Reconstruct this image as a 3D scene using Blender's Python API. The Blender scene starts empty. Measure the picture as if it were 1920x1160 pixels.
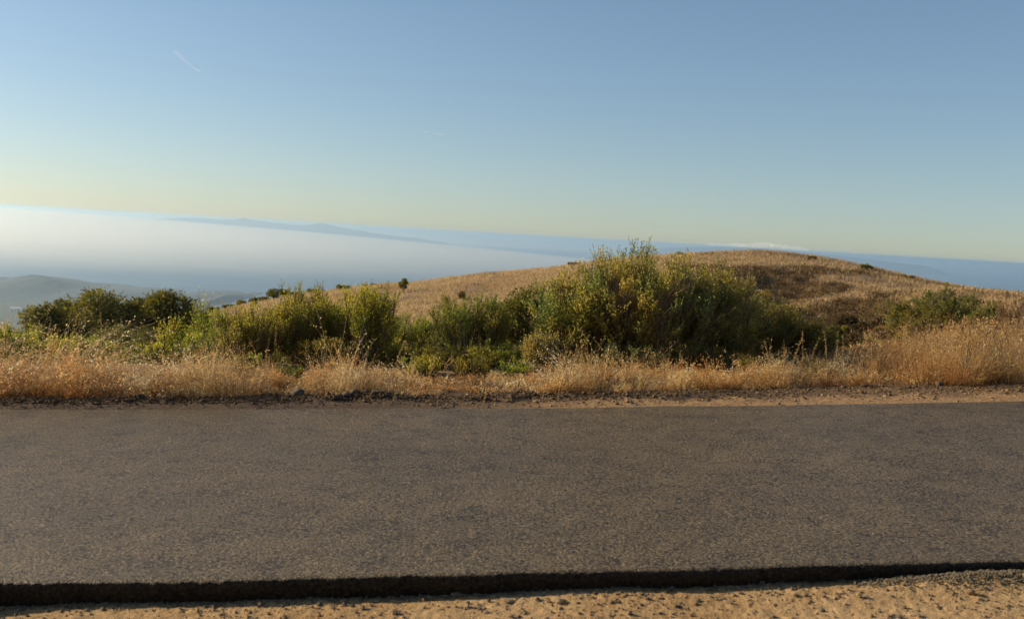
import bpy, math, random
import numpy as np
from mathutils import Vector, Matrix

# ------------------------------------------------------------------ camera
CAM = np.array([0.0, 0.0, 1.6])
FPX = 1866.0                       # focal length in photo pixels (1920 wide)
ROLL = math.atan(.057)
PITCH = math.atan(140 * math.cos(ROLL) / FPX)
FW = np.array([0, math.cos(PITCH), -math.sin(PITCH)])
R0 = np.array([1., 0, 0]); U0 = np.array([0, math.sin(PITCH), math.cos(PITCH)])
RT = math.cos(ROLL) * R0 + math.sin(ROLL) * U0
UP = -math.sin(ROLL) * R0 + math.cos(ROLL) * U0
cd = bpy.data.cameras.new('camera'); cam = bpy.data.objects.new('camera', cd)
bpy.context.scene.collection.objects.link(cam)
cam.matrix_world = Matrix(((RT[0], UP[0], -FW[0], CAM[0]), (RT[1], UP[1], -FW[1], CAM[1]),
                           (RT[2], UP[2], -FW[2], CAM[2]), (0, 0, 0, 1)))
cd.sensor_width = 36; cd.lens = FPX / 1920 * 36
cd.clip_start = .1; cd.clip_end = 200000
cd.dof.use_dof = True; cd.dof.focus_distance = 9.5; cd.dof.aperture_fstop = 3.0
scene = bpy.context.scene; scene.camera = cam
COL = scene.collection

# ------------------------------------------------------------------ sky, sun, exposure
SUN_AZ, SUN_EL = math.radians(-75), math.radians(20.5)
world = bpy.data.worlds.new('World'); scene.world = world; world.use_nodes = True
nt = world.node_tree; N = nt.nodes; L = nt.links
bg = N['Background']
tc = N.new('ShaderNodeTexCoord'); sp = N.new('ShaderNodeSeparateXYZ'); mx = N.new('ShaderNodeMath')
cb = N.new('ShaderNodeCombineXYZ'); sky = N.new('ShaderNodeTexSky')
mx.operation = 'MAXIMUM'; mx.inputs[1].default_value = .004
m2 = N.new('ShaderNodeMath'); m2.operation = 'MULTIPLY_ADD'; m2.inputs[1].default_value = .95; m2.inputs[2].default_value = .02   # the lowest, yellowest degrees of the model sky are left out
L.new(tc.outputs['Generated'], sp.inputs[0]); L.new(sp.outputs[0], cb.inputs[0]); L.new(sp.outputs[1], cb.inputs[1])
L.new(sp.outputs[2], mx.inputs[0]); L.new(mx.outputs[0], m2.inputs[0]); L.new(m2.outputs[0], cb.inputs[2]); sky.sky_type = 'NISHITA'; sky.sun_disc = False; L.new(cb.outputs[0], sky.inputs[0])
sky.sky_type = 'NISHITA'; sky.sun_disc = False
sky.sun_elevation = SUN_EL; sky.sun_rotation = SUN_AZ
sky.altitude = 400; sky.air_density = 1.0; sky.dust_density = .75; sky.ozone_density = 3.0
tint = N.new('ShaderNodeMix'); tint.data_type = 'RGBA'; tint.blend_type = 'MULTIPLY'
tint.inputs['Factor'].default_value = 1; tint.inputs['B'].default_value = (1.03, 1.01, .985, 1)
hs = N.new('ShaderNodeHueSaturation'); hs.inputs['Saturation'].default_value = 1.02
gm = N.new('ShaderNodeGamma'); gm.inputs[1].default_value = .9; sc_ = N.new('ShaderNodeMix'); sc_.data_type = 'RGBA'; sc_.blend_type = 'MULTIPLY'; sc_.inputs['Factor'].default_value = 1; sc_.inputs['B'].default_value = (.68, .68, .68, 1)
L.new(sky.outputs[0], gm.inputs[0]); L.new(gm.outputs[0], sc_.inputs['A']); L.new(sc_.outputs['Result'], hs.inputs['Color']); L.new(hs.outputs[0], tint.inputs['A']); L.new(tint.outputs['Result'], bg.inputs[0])
bg.inputs[1].default_value = .15
sd = bpy.data.lights.new('sun', 'SUN'); sun = bpy.data.objects.new('sun', sd); COL.objects.link(sun)
sd.energy = 5.0; sd.angle = math.radians(.53); sd.color = (1.0, .80, .55)
S = Vector((math.sin(SUN_AZ) * math.cos(SUN_EL), math.cos(SUN_AZ) * math.cos(SUN_EL), math.sin(SUN_EL)))
sun.rotation_euler = S.to_track_quat('Z', 'Y').to_euler(); sun.location = (-10, 10, 20)
vs = scene.view_settings
vs.view_transform = 'Standard'; vs.look = 'None'; vs.gamma = 1; vs.exposure = .45
scene.cycles.max_bounces = 6; scene.cycles.diffuse_bounces = 3; scene.cycles.glossy_bounces = 2
scene.cycles.transmission_bounces = 4; scene.cycles.transparent_max_bounces = 8
scene.cycles.volume_bounces = 2

# ------------------------------------------------------------------ helpers
GR = .055                                                  # the road climbs to the right
def ray(px, py): return FPX * FW + (px - 960) * RT - (py - 580) * UP
def ue(px, py):
    d = ray(px, py); return d[0] / d[1], d[2] / d[1]
def at(px, py, Y):
    d = ray(px, py); return CAM + d * (Y / d[1])
def on_plane(px, py, z0=0.):
    d = ray(px, py); t = (CAM[2] - z0) / (GR * d[0] - d[2]); return CAM + d * t

def hsh(ix, iy, seed):
    h = (ix.astype(np.int64) * 374761393 + iy.astype(np.int64) * 668265263 + seed * 1442695041) & 0xffffffff
    h = ((h ^ (h >> 13)) * 1274126177) & 0xffffffff
    return ((h ^ (h >> 16)) & 0xffff) / 65535.0
def vn(x, y, seed=0):
    x = np.asarray(x, float); y = np.asarray(y, float)
    ix = np.floor(x); iy = np.floor(y); fx = x - ix; fy = y - iy
    fx = fx * fx * (3 - 2 * fx); fy = fy * fy * (3 - 2 * fy)
    a = hsh(ix, iy, seed); b = hsh(ix + 1, iy, seed); c = hsh(ix, iy + 1, seed); d = hsh(ix + 1, iy + 1, seed)
    return (a * (1 - fx) + b * fx) * (1 - fy) + (c * (1 - fx) + d * fx) * fy
def fbm(x, y, seed=0, octv=4, gain=.5):
    s = 0; a = 1; t = 0
    for k in range(octv):
        s = s + a * (vn(x * 2 ** k + 17.3 * k, y * 2 ** k - 9.1 * k, seed + k) - .5); t += a; a *= gain
    return s / t
def sstep(a, b, x):
    t = np.clip((x - a) / (b - a), 0, 1); return t * t * (3 - 2 * t)

def link(name, me, parent=None):
    o = bpy.data.objects.new(name, me); COL.objects.link(o)
    if parent is not None: o.parent = parent
    return o
def mesh_q(name, V, Q, mat, col=None, parent=None, smooth=False):
    """V (n,3), Q (m,4) int quads -> ONE object"""
    me = bpy.data.meshes.new(name); V = np.asarray(V, np.float32); Q = np.asarray(Q, np.int32)
    me.vertices.add(len(V)); me.vertices.foreach_set('co', V.ravel())
    k = Q.shape[1]
    me.loops.add(Q.size); me.loops.foreach_set('vertex_index', Q.ravel())
    me.polygons.add(len(Q)); me.polygons.foreach_set('loop_start', np.arange(0, Q.size, k, dtype=np.int32))
    me.polygons.foreach_set('use_smooth', np.full(len(Q), smooth))
    me.update(calc_edges=True); me.validate()
    if col is not None:
        ca = me.color_attributes.new('Col', 'FLOAT_COLOR', 'POINT')
        c = np.ones((len(V), 4), np.float32); c[:, :3] = col; ca.data.foreach_set('color', c.ravel())
    me.materials.append(mat)
    return link(name, me, parent)
def tag(o, label=None, cat=None, group=None, kind=None):
    if label: o['label'] = label
    if cat: o['category'] = cat
    if group: o['group'] = group
    if kind: o['kind'] = kind
    return o
def empty(name, loc, rz=0):
    o = bpy.data.objects.new(name, None); o.empty_display_size = .2; COL.objects.link(o)
    o.location = [float(v) for v in loc]; o.rotation_euler = (0, 0, rz); return o
def grid_quads(nx, ny):
    i = np.arange(nx - 1)[None, :] + np.arange(ny - 1)[:, None] * nx
    return np.stack([i, i + 1, i + nx + 1, i + nx], -1).reshape(-1, 4)
def norm(a): return a / np.maximum(np.linalg.norm(a, axis=-1, keepdims=True), 1e-9)

def tubes(P, Rr, k=3):
    """P (n,m,3) polylines, Rr (n,m) radii -> verts, quads"""
    n, m, _ = P.shape
    T = np.zeros_like(P); T[:, 1:-1] = P[:, 2:] - P[:, :-2]; T[:, 0] = P[:, 1] - P[:, 0]; T[:, -1] = P[:, -1] - P[:, -2]
    T = norm(T); ref = np.zeros_like(T); ref[..., 0] = 1.0; ref[..., 1] = .31
    A = norm(np.cross(T, ref)); B = np.cross(T, A)
    ang = np.arange(k) * 2 * math.pi / k
    V = P[:, :, None, :] + Rr[:, :, None, None] * (np.cos(ang)[None, None, :, None] * A[:, :, None] + np.sin(ang)[None, None, :, None] * B[:, :, None])
    idx = np.arange(n * m * k).reshape(n, m, k); nx = np.roll(idx, -1, 2)
    Q = np.stack([idx[:, :-1], nx[:, :-1], nx[:, 1:], idx[:, 1:]], -1).reshape(-1, 4)
    return V.reshape(-1, 3), Q
def leaves(P, D, Lh, W, rng, roll=None):
    """diamond leaves at P along D"""
    n = len(P); r = rng.normal(size=(n, 3)); s = norm(np.cross(D, r))
    Lh = np.broadcast_to(Lh, (n,))[:, None]; W = np.broadcast_to(W, (n,))[:, None]
    V = np.stack([P, P + .5 * Lh * D + .5 * W * s, P + Lh * D, P + .5 * Lh * D - .5 * W * s], 1)
    return V.reshape(-1, 3), np.arange(4 * n).reshape(n, 4)
def merge(parts):
    Vs, Qs, Cs = [], [], []; o = 0
    for p in parts:
        Vs.append(p[0]); Qs.append(p[1] + o); o += len(p[0])
        if len(p) > 2: Cs.append(p[2])
    return np.concatenate(Vs), np.concatenate(Qs), (np.concatenate(Cs) if Cs else None)

# ------------------------------------------------------------------ materials
def new_mat(name):
    m = bpy.data.materials.new(name); m.use_nodes = True
    return m, m.node_tree.nodes, m.node_tree.links, m.node_tree.nodes['Principled BSDF']
def noise(N, L, scale, detail=4, rough=.55, vec=None, stretch=None, typ='noise'):
    g = N.new('ShaderNodeNewGeometry'); src = g.outputs['Position']
    if stretch:
        mp = N.new('ShaderNodeMapping'); mp.inputs['Scale'].default_value = stretch; L.new(src, mp.inputs[0]); src = mp.outputs[0]
    if typ == 'noise':
        n = N.new('ShaderNodeTexNoise'); n.inputs['Scale'].default_value = scale; n.inputs['Detail'].default_value = detail
        n.inputs['Roughness'].default_value = rough; L.new(src, n.inputs['Vector']); return n.outputs['Fac']
    n = N.new('ShaderNodeTexVoronoi'); n.inputs['Scale'].default_value = scale; L.new(src, n.inputs['Vector']); return n.outputs['Distance']
def ramp(N, L, fac, stops):
    r = N.new('ShaderNodeValToRGB'); L.new(fac, r.inputs[0]); e = r.color_ramp.elements
    while len(e) < len(stops): e.new(.5)
    for k, (p, c) in enumerate(stops): e[k].position = p; e[k].color = (*c, 1) if len(c) == 3 else c
    return r.outputs[0]
def bump(N, L, hs, dist, strength=1, nrm=None):
    b = N.new('ShaderNodeBump'); b.inputs['Distance'].default_value = dist; b.inputs['Strength'].default_value = strength
    L.new(hs, b.inputs['Height'])
    if nrm: L.new(nrm, b.inputs['Normal'])
    return b.outputs[0]
def mixc(N, L, fac, a, b, mode='MIX'):
    m = N.new('ShaderNodeMix'); m.data_type = 'RGBA'; m.blend_type = mode
    for s, v in (('Factor', fac), ('A', a), ('B', b)):
        if isinstance(v, (int, float)): m.inputs[s].default_value = v
        elif isinstance(v, tuple): m.inputs[s].default_value = (*v, 1)
        else: L.new(v, m.inputs[s])
    return m.outputs['Result']
def m_leaf(name, trans=.45, rough=.5, spec=.3, tmul=(1.0, 1.0, .8)):
    m, N, L, P = new_mat(name)
    a = N.new('ShaderNodeAttribute'); a.attribute_name = 'Col'
    L.new(a.outputs['Color'], P.inputs['Base Color']); P.inputs['Roughness'].default_value = rough
    P.inputs['Specular IOR Level'].default_value = spec
    t = N.new('ShaderNodeBsdfTranslucent'); mc = mixc(N, L, 1.0, a.outputs['Color'], tmul, 'MULTIPLY'); L.new(mc, t.inputs[0])
    ms = N.new('ShaderNodeMixShader'); ms.inputs[0].default_value = trans
    L.new(P.outputs[0], ms.inputs[1]); L.new(t.outputs[0], ms.inputs[2])
    L.new(ms.outputs[0], N['Material Output'].inputs['Surface'])
    return m
M = {}
M['leaf'] = m_leaf('shrub_leaf', .55, .42, .45, (1.2, 1.15, .6))
M['oak'] = m_leaf('oak_leaf', .38, .6, .15, (1.2, 1.15, .6))
M['grass'] = m_leaf('dry_grass_blade', .5, .55, .25, (1.15, 1.05, .88))
M['hillgrass'] = m_leaf('hill_grass_blade', .4, .7, .1)
m, N, L, P = new_mat('bark')
L.new(ramp(N, L, noise(N, L, 40), [(.3, (.10, .07, .045)), (.7, (.28, .21, .14))]), P.inputs['Base Color']); P.inputs['Roughness'].default_value = .9
M['bark'] = m
# asphalt
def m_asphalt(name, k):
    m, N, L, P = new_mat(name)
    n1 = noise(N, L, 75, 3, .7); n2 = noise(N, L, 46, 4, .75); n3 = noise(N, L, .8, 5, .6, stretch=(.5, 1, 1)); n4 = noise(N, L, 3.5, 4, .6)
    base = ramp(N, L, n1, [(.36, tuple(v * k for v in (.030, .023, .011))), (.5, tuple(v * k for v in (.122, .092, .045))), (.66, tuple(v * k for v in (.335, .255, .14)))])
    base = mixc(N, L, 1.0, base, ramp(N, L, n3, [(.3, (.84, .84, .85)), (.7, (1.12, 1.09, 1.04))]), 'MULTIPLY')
    # open voids between the stones, their shade darkened into the colour, denser in patches
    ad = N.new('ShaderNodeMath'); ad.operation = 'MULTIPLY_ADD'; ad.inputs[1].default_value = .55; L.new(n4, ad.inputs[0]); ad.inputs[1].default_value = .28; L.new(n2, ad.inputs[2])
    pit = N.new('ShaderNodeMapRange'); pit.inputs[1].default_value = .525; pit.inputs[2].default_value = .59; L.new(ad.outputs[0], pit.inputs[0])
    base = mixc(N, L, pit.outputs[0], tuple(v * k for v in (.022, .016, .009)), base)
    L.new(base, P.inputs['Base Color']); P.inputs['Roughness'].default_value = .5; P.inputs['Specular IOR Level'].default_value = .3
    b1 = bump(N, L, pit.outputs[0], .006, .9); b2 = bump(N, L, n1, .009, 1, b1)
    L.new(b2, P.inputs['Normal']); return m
M['asphalt'] = m_asphalt('fresh_asphalt', 1.0); M['shaded_edge'] = m_asphalt('asphalt_shaded_edge', .2)  # second copy darkened: shade of the lip face put into the colour
# dirt
def m_dirt(name, dark, mid, light, sc=14, bd=.03):
    m, N, L, P = new_mat(name)
    n1 = noise(N, L, sc, 6, .65); n2 = noise(N, L, sc * 6, 4, .6); n3 = noise(N, L, 1.7, 3)
    c = ramp(N, L, n1, [(.32, dark), (.5, mid), (.72, light)])
    c = mixc(N, L, .5, c, ramp(N, L, n2, [(.3, dark), (.65, light)]))
    c = mixc(N, L, .35, c, ramp(N, L, n3, [(.35, mid), (.65, light)]))
    L.new(c, P.inputs['Base Color']); P.inputs['Roughness'].default_value = .92; P.inputs['Specular IOR Level'].default_value = .15
    L.new(bump(N, L, n2, .008, 1, bump(N, L, n1, bd, .8)), P.inputs['Normal']); return m
M['dirt'] = m_dirt('sandy_dirt', (.15, .09, .037), (.35, .215, .088), (.57, .40, .205), 16, .02)
M['clod'] = m_dirt('crumbled_soil', (.045, .028, .013), (.11, .07, .035), (.24, .16, .085), 20)
M['soil'] = m_dirt('dry_hillside_soil', (.10, .062, .03), (.19, .125, .062), (.32, .22, .11), .9, .1)
_t = M['soil'].node_tree; _P = _t.nodes['Principled BSDF']; _s = _P.inputs['Base Color'].links[0].from_socket
_a = _t.nodes.new('ShaderNodeAttribute'); _a.attribute_name = 'Col'
_t.links.new(mixc(_t.nodes, _t.links, 1.0, _s, _a.outputs['Color'], 'MULTIPLY'), _P.inputs['Base Color'])
M['rock'] = m_dirt('field_rock', (.07, .052, .036), (.13, .10, .07), (.23, .18, .125), 22, .01)
M['palerock'] = m_dirt('pale_field_rock', (.10, .075, .048), (.17, .13, .085), (.25, .195, .13), 22, .01)
M['pebble'] = m_dirt('pebble_stone', (.15, .10, .055), (.30, .2, .11), (.5, .37, .22), 60, .004)
M['grit'] = m_dirt('asphalt_grit', (.07, .06, .04), (.17, .145, .10), (.3, .25, .17), 60, .004)

# ------------------------------------------------------------------ ground sheet
CT = []                                                     # control points (u, lnY, q=z/Y)
def cp(px, py, Y):
    u, e = ue(px, py); CT.append((u, math.log(Y), e + CAM[2] / Y))
def cw(u, Y, z): CT.append((u, math.log(Y), z / Y))
for u in np.linspace(-1.1, 1.1, 9):
    for Y in (10, 12): cw(u, Y, GR * u * Y)
crest = [(400,590,130),(500,567,130),(600,549,130),(700,536,130),(800,526,130),(900,517,130),(1000,506,130),(1100,494,130),(1200,484,130),
         (1300,476,130),(1400,473,130),(1500,478,130),(1550,485,130),(1620,500,126),(1700,520,120),(1750,534,115),(1800,544,108),(1850,550,102),(1920,556,96)]
for c in crest: cp(*c)
for px, py, Y in crest[::2]:
    u, e = ue(px, py)
    for Y2, de in ((165, -.03), (300, -.11)): CT.append((u, math.log(Y2), e + de + CAM[2] / Y))
for c in [(200,640,130),(0,650,130),(700,570,104),(900,560,102),(1100,545,100),(1300,530,100),(1450,535,98),(1450,575,84),(700,600,85),(1000,600,80),
          (1600,560,86),(1600,600,72),(1600,640,56),(1700,572,80),(1700,600,66),(1820,572,78),(1900,575,76),(1760,640,36),(1900,610,46),
          (1840,660,22),(1920,655,20),(1750,660,24),(1650,680,24)]: cp(*c)
for u, Y, z in [(-1.1,25,-5),(-.5,25,-3.6),(-.35,25,-3.8),(-.2,25,-3.6),(0,25,-3.4),(.15,25,-2.9),(.3,25,-2.2),(-1.1,16,-1.6),(-.4,16,-1.0),(-.1,16,-.75),(.2,16,-.4),(.45,16,.3),
                (-1.1,60,-12),(-.45,60,-9.5),(-.3,60,-9.5),(-.1,55,-8.5),(.1,50,-7.5),(.28,46,-5.5),(.9,60,0),(.9,100,-3),(1.1,25,1.2),(-.5,36,-6),(-.3,36,-6.2),
                (-1.1,130,-28),(1.0,180,-9),(1.0,400,-60)]: cw(u, Y, z)
for u in (-1.1, -.5, 0, .5, 1.1):
    for Y, z in ((600,-130),(1500,-335),(2600,-430),(3800,-447)): cw(u, Y, z)
CT = np.array(CT); CS = np.array([1.0, .45])
def tps_fit(C):
    X = C[:, :2] * CS; n = len(X)
    r2 = ((X[:, None] - X[None]) ** 2).sum(-1); K = .5 * r2 * np.log(r2 + 1e-12) + 2e-4 * np.eye(n)
    A = np.zeros((n + 3, n + 3)); A[:n, :n] = K; A[:n, n] = A[n, :n] = 1; A[:n, n+1:] = X; A[n+1:, :n] = X.T
    return X, np.linalg.solve(A, np.concatenate([C[:, 2], [0, 0, 0]]))
TX, TW = tps_fit(CT)
def q_at(u, w):
    u = np.asarray(u, float); sh = u.shape; X = np.stack([u.ravel() * CS[0], np.asarray(w, float).ravel() * CS[1]], -1); out = np.zeros(len(X))
    for a in range(0, len(X), 40000):
        x = X[a:a+40000]; r2 = ((x[:, None] - TX[None]) ** 2).sum(-1)
        out[a:a+40000] = (.5 * r2 * np.log(r2 + 1e-12)) @ TW[:-3] + TW[-3] + x @ TW[-2:]
    return out.reshape(sh)
def ground_z(x, y, detail=True):
    x = np.asarray(x, float); y = np.asarray(y, float)
    yc = np.maximum(y, 10.0); u = np.clip(x / yc, -1.2, 1.2)
    z = q_at(u, np.log(yc)) * yc
    zn = GR * np.clip(x, -30, 30); b = sstep(10.5, 13, y); z = zn * (1 - b) + z * b
    if detail:
        far = sstep(30, 60, y) * (1 - sstep(300, 800, y))
        z = z + far * (1.1 * fbm(x / 11, y / 15, 5, 4) + 5.5 * sstep(.05, .25, x / yc) * fbm(x / 9, y / 12, 9, 4) * sstep(60, 75, y) * (1 - sstep(-34, -10, y - np.interp(x / yc, [.29, .35, .42, .52], [130, 126, 113, 96]))))
        z = z + sstep(800, 1500, y) * fbm(x / 300, y / 300, 7, 4) * 30 * (1 - sstep(2500, 3600, y))
        z = z + sstep(11, 13, y) * .12 * fbm(x / 1.2, y / 1.2, 3, 3)
    return z
def crest_free(u, y): return 1 - sstep(-30, -12, y - np.interp(u, [.0, .29, .35, .42, .52], [130, 130, 126, 113, 96]))
us = np.linspace(-1.15, 1.15, 861)
ys = np.concatenate([np.array([-90, -60, -40, -25, -15, -9, -5, -2, 2, 6, 9]), np.geomspace(10, 60, 120), np.geomspace(60.6, 135, 150), np.geomspace(137, 5200, 90)])
UU, YY = np.meshgrid(us, ys); XX = UU * (np.maximum(YY, 12) + 2.2 * np.maximum(-YY, 0))
ZZ = ground_z(XX, YY); ZZ = ZZ - .10 * (1 - sstep(10.2, 10.9, YY)) - .12 * (1 - sstep(8, 10, YY))
ZZ = ZZ + .62 * np.maximum(-YY - 3, 0) * (1 + .5 * fbm(XX / 14, YY / 14, 12, 3))       # unseen bank added behind the camera to block sky light
ZZ = np.where(YY > 3800, np.minimum(ZZ, -447 - (YY - 3800) * .003), ZZ)
brush = np.maximum(sstep(150, 220, YY), 1 - sstep(-6, -2, YY))[..., None]  # dark brush tone on far slopes and on the added sky-blocking bank
shade_pat = (sstep(.0, .14, fbm(XX / 7, YY / 5, 37, 4)) * sstep(.02, .16, XX / np.maximum(YY, 1)) * sstep(50, 60, YY) * crest_free(XX / np.maximum(YY, 1), YY) * (1 - sstep(.35, .42, XX / np.maximum(YY, 1))) + 1.0 * np.exp(-((XX / np.maximum(YY, 1) - .29) / .07) ** 2 - (np.log(np.maximum(YY, 1) / 62) / .16) ** 2))[..., None].clip(0, 1) * .5  # shade streaks of the mounds painted in; ravine darkened for brush and shade
cg = (1 - brush) * (np.ones(3) - shade_pat * np.array([1, 1.02, 1.04])) + brush * np.array([.30, .42, .42])
go = mesh_q('ground', np.stack([XX, YY, ZZ], -1).reshape(-1, 3), grid_quads(len(us), len(ys)), M['soil'], col=cg.reshape(-1, 3), smooth=True)
tag(go, 'dry straw coloured hillside falling away beyond the road', 'ground', kind='structure')

# ------------------------------------------------------------------ road slab
NE = [(-40,1096),(0,1091),(300,1088),(420,1089),(600,1082),(960,1073),(1300,1066),(1600,1058),(1920,1051),(1980,1049)]
FE = [(-40,768),(0,768),(500,767),(960,766),(1150,763),(1500,759),(1920,752),(1980,751)]
ne = np.array([on_plane(*p)[:2] for p in NE]); fe = np.array([on_plane(*p)[:2] for p in FE])
def ext(a, x0, x1):
    s0 = (a[1] - a[0]) / (a[1][0] - a[0][0]) ; s1 = (a[-1] - a[-2]) / (a[-1][0] - a[-2][0])
    return np.vstack([a[0] + s0 * (x0 - a[0][0]), a, a[-1] + s1 * (x1 - a[-1][0])])
ne[:, 1] = ne[:, 1]; ne = ext(ne, -14, 16); fe = ext(fe, -14, 16)
def near_y(x): return np.interp(x, ne[:, 0], ne[:, 1]) + .022 * fbm(x / .8, x * 0 + 3, 21, 4) +   .03 * fbm(x / .33, x * 0 + 4, 24, 4) + .007 * fbm(x / .03, x * 0 + 5, 22, 2)
def far_y(x): return np.interp(x, fe[:, 0], fe[:, 1]) + .08 * fbm(x / .5, x * 0 + 8, 23, 5, .65)
xs = np.linspace(-13, 15, 2801)
ny_, fy_ = near_y(xs), far_y(xs)
tt = np.concatenate([[0, .0015, .004, .01], np.linspace(.02, 1, 110)])
Xr = np.repeat(xs[None], len(tt), 0); Yr = ny_[None] * (1 - tt[:, None]) + fy_[None] * tt[:, None]
Zr = GR * Xr + .006 * fbm(Xr / .9, Yr / .9, 31, 3) + .006 * fbm(Xr / .09, Yr / .07, 32, 3)
Zr[0] -= .016 + .01 * fbm(xs / .05, xs * 0, 33, 2); Zr[1] -= .006
rough = [(.5, .008), (1.0, .012)]
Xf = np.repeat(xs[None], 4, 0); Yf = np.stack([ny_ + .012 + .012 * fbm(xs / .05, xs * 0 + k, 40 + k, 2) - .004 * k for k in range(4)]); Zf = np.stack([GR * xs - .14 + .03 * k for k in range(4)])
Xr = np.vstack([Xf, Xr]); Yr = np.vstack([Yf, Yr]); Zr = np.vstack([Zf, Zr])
ro = mesh_q('road', np.stack([Xr, Yr, Zr], -1).reshape(-1, 3), grid_quads(len(xs), Xr.shape[0]), M['asphalt'], smooth=True)
ro.data.materials.append(M['shaded_edge']); mi = np.zeros(len(ro.data.polygons), np.int32); mi[:(len(xs) - 1) * 5] = 1; ro.data.polygons.foreach_set('material_index', mi)  # near face rows take the darker copy painted as shaded
tag(ro, 'fresh dark brown-grey asphalt road with a thick raised near edge', 'road', kind='structure')

# near dirt shoulder: 8 cm below the asphalt
LIP = .083
xs2 = np.linspace(-5, 6, 1101); ts2 = np.linspace(0, 1, 130)
Xs = np.repeat(xs2[None], len(ts2), 0); y1 = near_y(xs2) + .03; y0 = 2.9
Ys = y0 + (y1[None] - y0) * ts2[:, None]
heap = sstep(1.6, 2.5, Xs) * np.exp(-((Ys - (near_y(Xs) - .10)) / .13) ** 2) * .055
def near_z(x, y): 
    hp = sstep(1.55, 2.4, x) * np.exp(-((y - (near_y(x) - .10)) / .13) ** 2) * .05
    return GR * x - LIP + .006 * np.clip(x, -2.5, 2.5) + hp + .025 * fbm(x / .5, y / .35, 51, 4) + .006 * fbm(x / .06, y / .06, 52, 3) + .010 * fbm(x / .025, y / .025, 53, 2) - .012
Zs = near_z(Xs, Ys)
so = mesh_q('dirt_shoulder', np.stack([Xs, Ys, Zs], -1).reshape(-1, 3), grid_quads(len(xs2), len(ts2)), M['dirt'], smooth=True)
tag(so, 'sunlit sandy dirt shoulder below the near edge of the asphalt', 'dirt shoulder', kind='structure')
# far verge
BASE = [(-40,750),(0,750),(300,750),(600,745),(960,742),(1300,736),(1600,725),(1920,722),(1980,721)]
bs = ext(np.array([on_plane(*p)[:2] for p in BASE]), -14, 16)
def base_y(x): return np.interp(x, bs[:, 0], bs[:, 1]) - .10
def verge_z(x, y):
    f = far_y(x) ; b = base_y(x); t = (y - f) / (b - f)
    berm = np.exp(-((t - .72) / .28) ** 2)
    w = 1 - .55 * sstep(1.0, 3.0, x)
    return GR * x + sstep(0, .25, t) * (.02 + berm * (.012 + .05 * np.maximum(fbm(x / .35, y / .3, 61, 4) + .22, 0) * 2) * w + .03 * fbm(x / .12, y / .1, 62, 3) * w) - .004
xs3 = np.linspace(-12.8, 14.8, 1900); ts3 = np.linspace(-.04, 1, 60)
Xv = np.repeat(xs3[None], len(ts3), 0); Yv = far_y(xs3)[None] * (1 - ts3[:, None]) + (base_y(xs3)[None] + 1.2) * ts3[:, None]
Zv = verge_z(Xv, Yv)
# sand at the road edge on the right, dark crumbled soil elsewhere
m, N, L, P = new_mat('verge_soil')
a = N.new('ShaderNodeAttribute'); a.attribute_name = 'Col'
nn = noise(N, L, 30, 6, .7); n6 = noise(N, L, 110, 3, .6)
L.new(mixc(N, L, 1.0, a.outputs['Color'], ramp(N, L, nn, [(.3, (.45, .42, .4)), (.7, (1.35, 1.35, 1.35))]), 'MULTIPLY'), P.inputs['Base Color'])
P.inputs['Roughness'].default_value = .95; L.new(bump(N, L, n6, .01, 1, bump(N, L, nn, .03, .9)), P.inputs['Normal']); M['verge'] = m
tv = (Yv - far_y(Xv)) / (base_y(Xv) - far_y(Xv))
sand = sstep(-1.2, 1.8, Xv + 1.5 * fbm(Xv / .5, Yv / .2, 66, 3)) * (1 - sstep(.3, .6, tv + .8 * fbm(Xv / .25, Yv / .15, 67, 3)))
sand = np.maximum(sand, .4 * sstep(2.0, 4, Xv))
cv = np.array([.10, .062, .032])[None, None] * (1 - sand[..., None]) + np.array([.40, .25, .11])[None, None] * sand[..., None]
vo = mesh_q('dirt_verge', np.stack([Xv, Yv, Zv], -1).reshape(-1, 3), grid_quads(len(xs3), len(ts3)), M['verge'], col=cv.reshape(-1, 3), smooth=True)
tag(vo, 'dark crumbled soil bank along the far edge of the asphalt', 'dirt verge', kind='structure')

# ------------------------------------------------------------------ sea, far land, haze
m, N, L, P = new_mat('sea_water')
P.inputs['Base Color'].default_value = (.012, .045, .085, 1); P.inputs['Roughness'].default_value = .28; P.inputs['Specular IOR Level'].default_value = .6
ns = noise(N, L, .0011, 5, .6, stretch=(.25, 1, 1)); nw = noise(N, L, .02, 3, .6)
L.new(ramp(N, L, ns, [(.35, (.010, .035, .07)), (.65, (.03, .075, .115))]), P.inputs['Base Color'])
rr = N.new('ShaderNodeMapRange'); rr.inputs[3].default_value = .22; rr.inputs[4].default_value = .5; L.new(ns, rr.inputs[0]); L.new(rr.outputs[0], P.inputs['Roughness'])
L.new(bump(N, L, nw, 6, .5), P.inputs['Normal']); M['sea'] = m
SEA = -450.0
V = [(-60000, 1500, SEA), (60000, 1500, SEA), (60000, 58000, SEA), (-60000, 58000, SEA)]
tag(mesh_q('sea', V, [(0, 1, 2, 3)], M['sea']), 'hazy blue sea reaching the horizon', 'sea', kind='structure')
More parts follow.
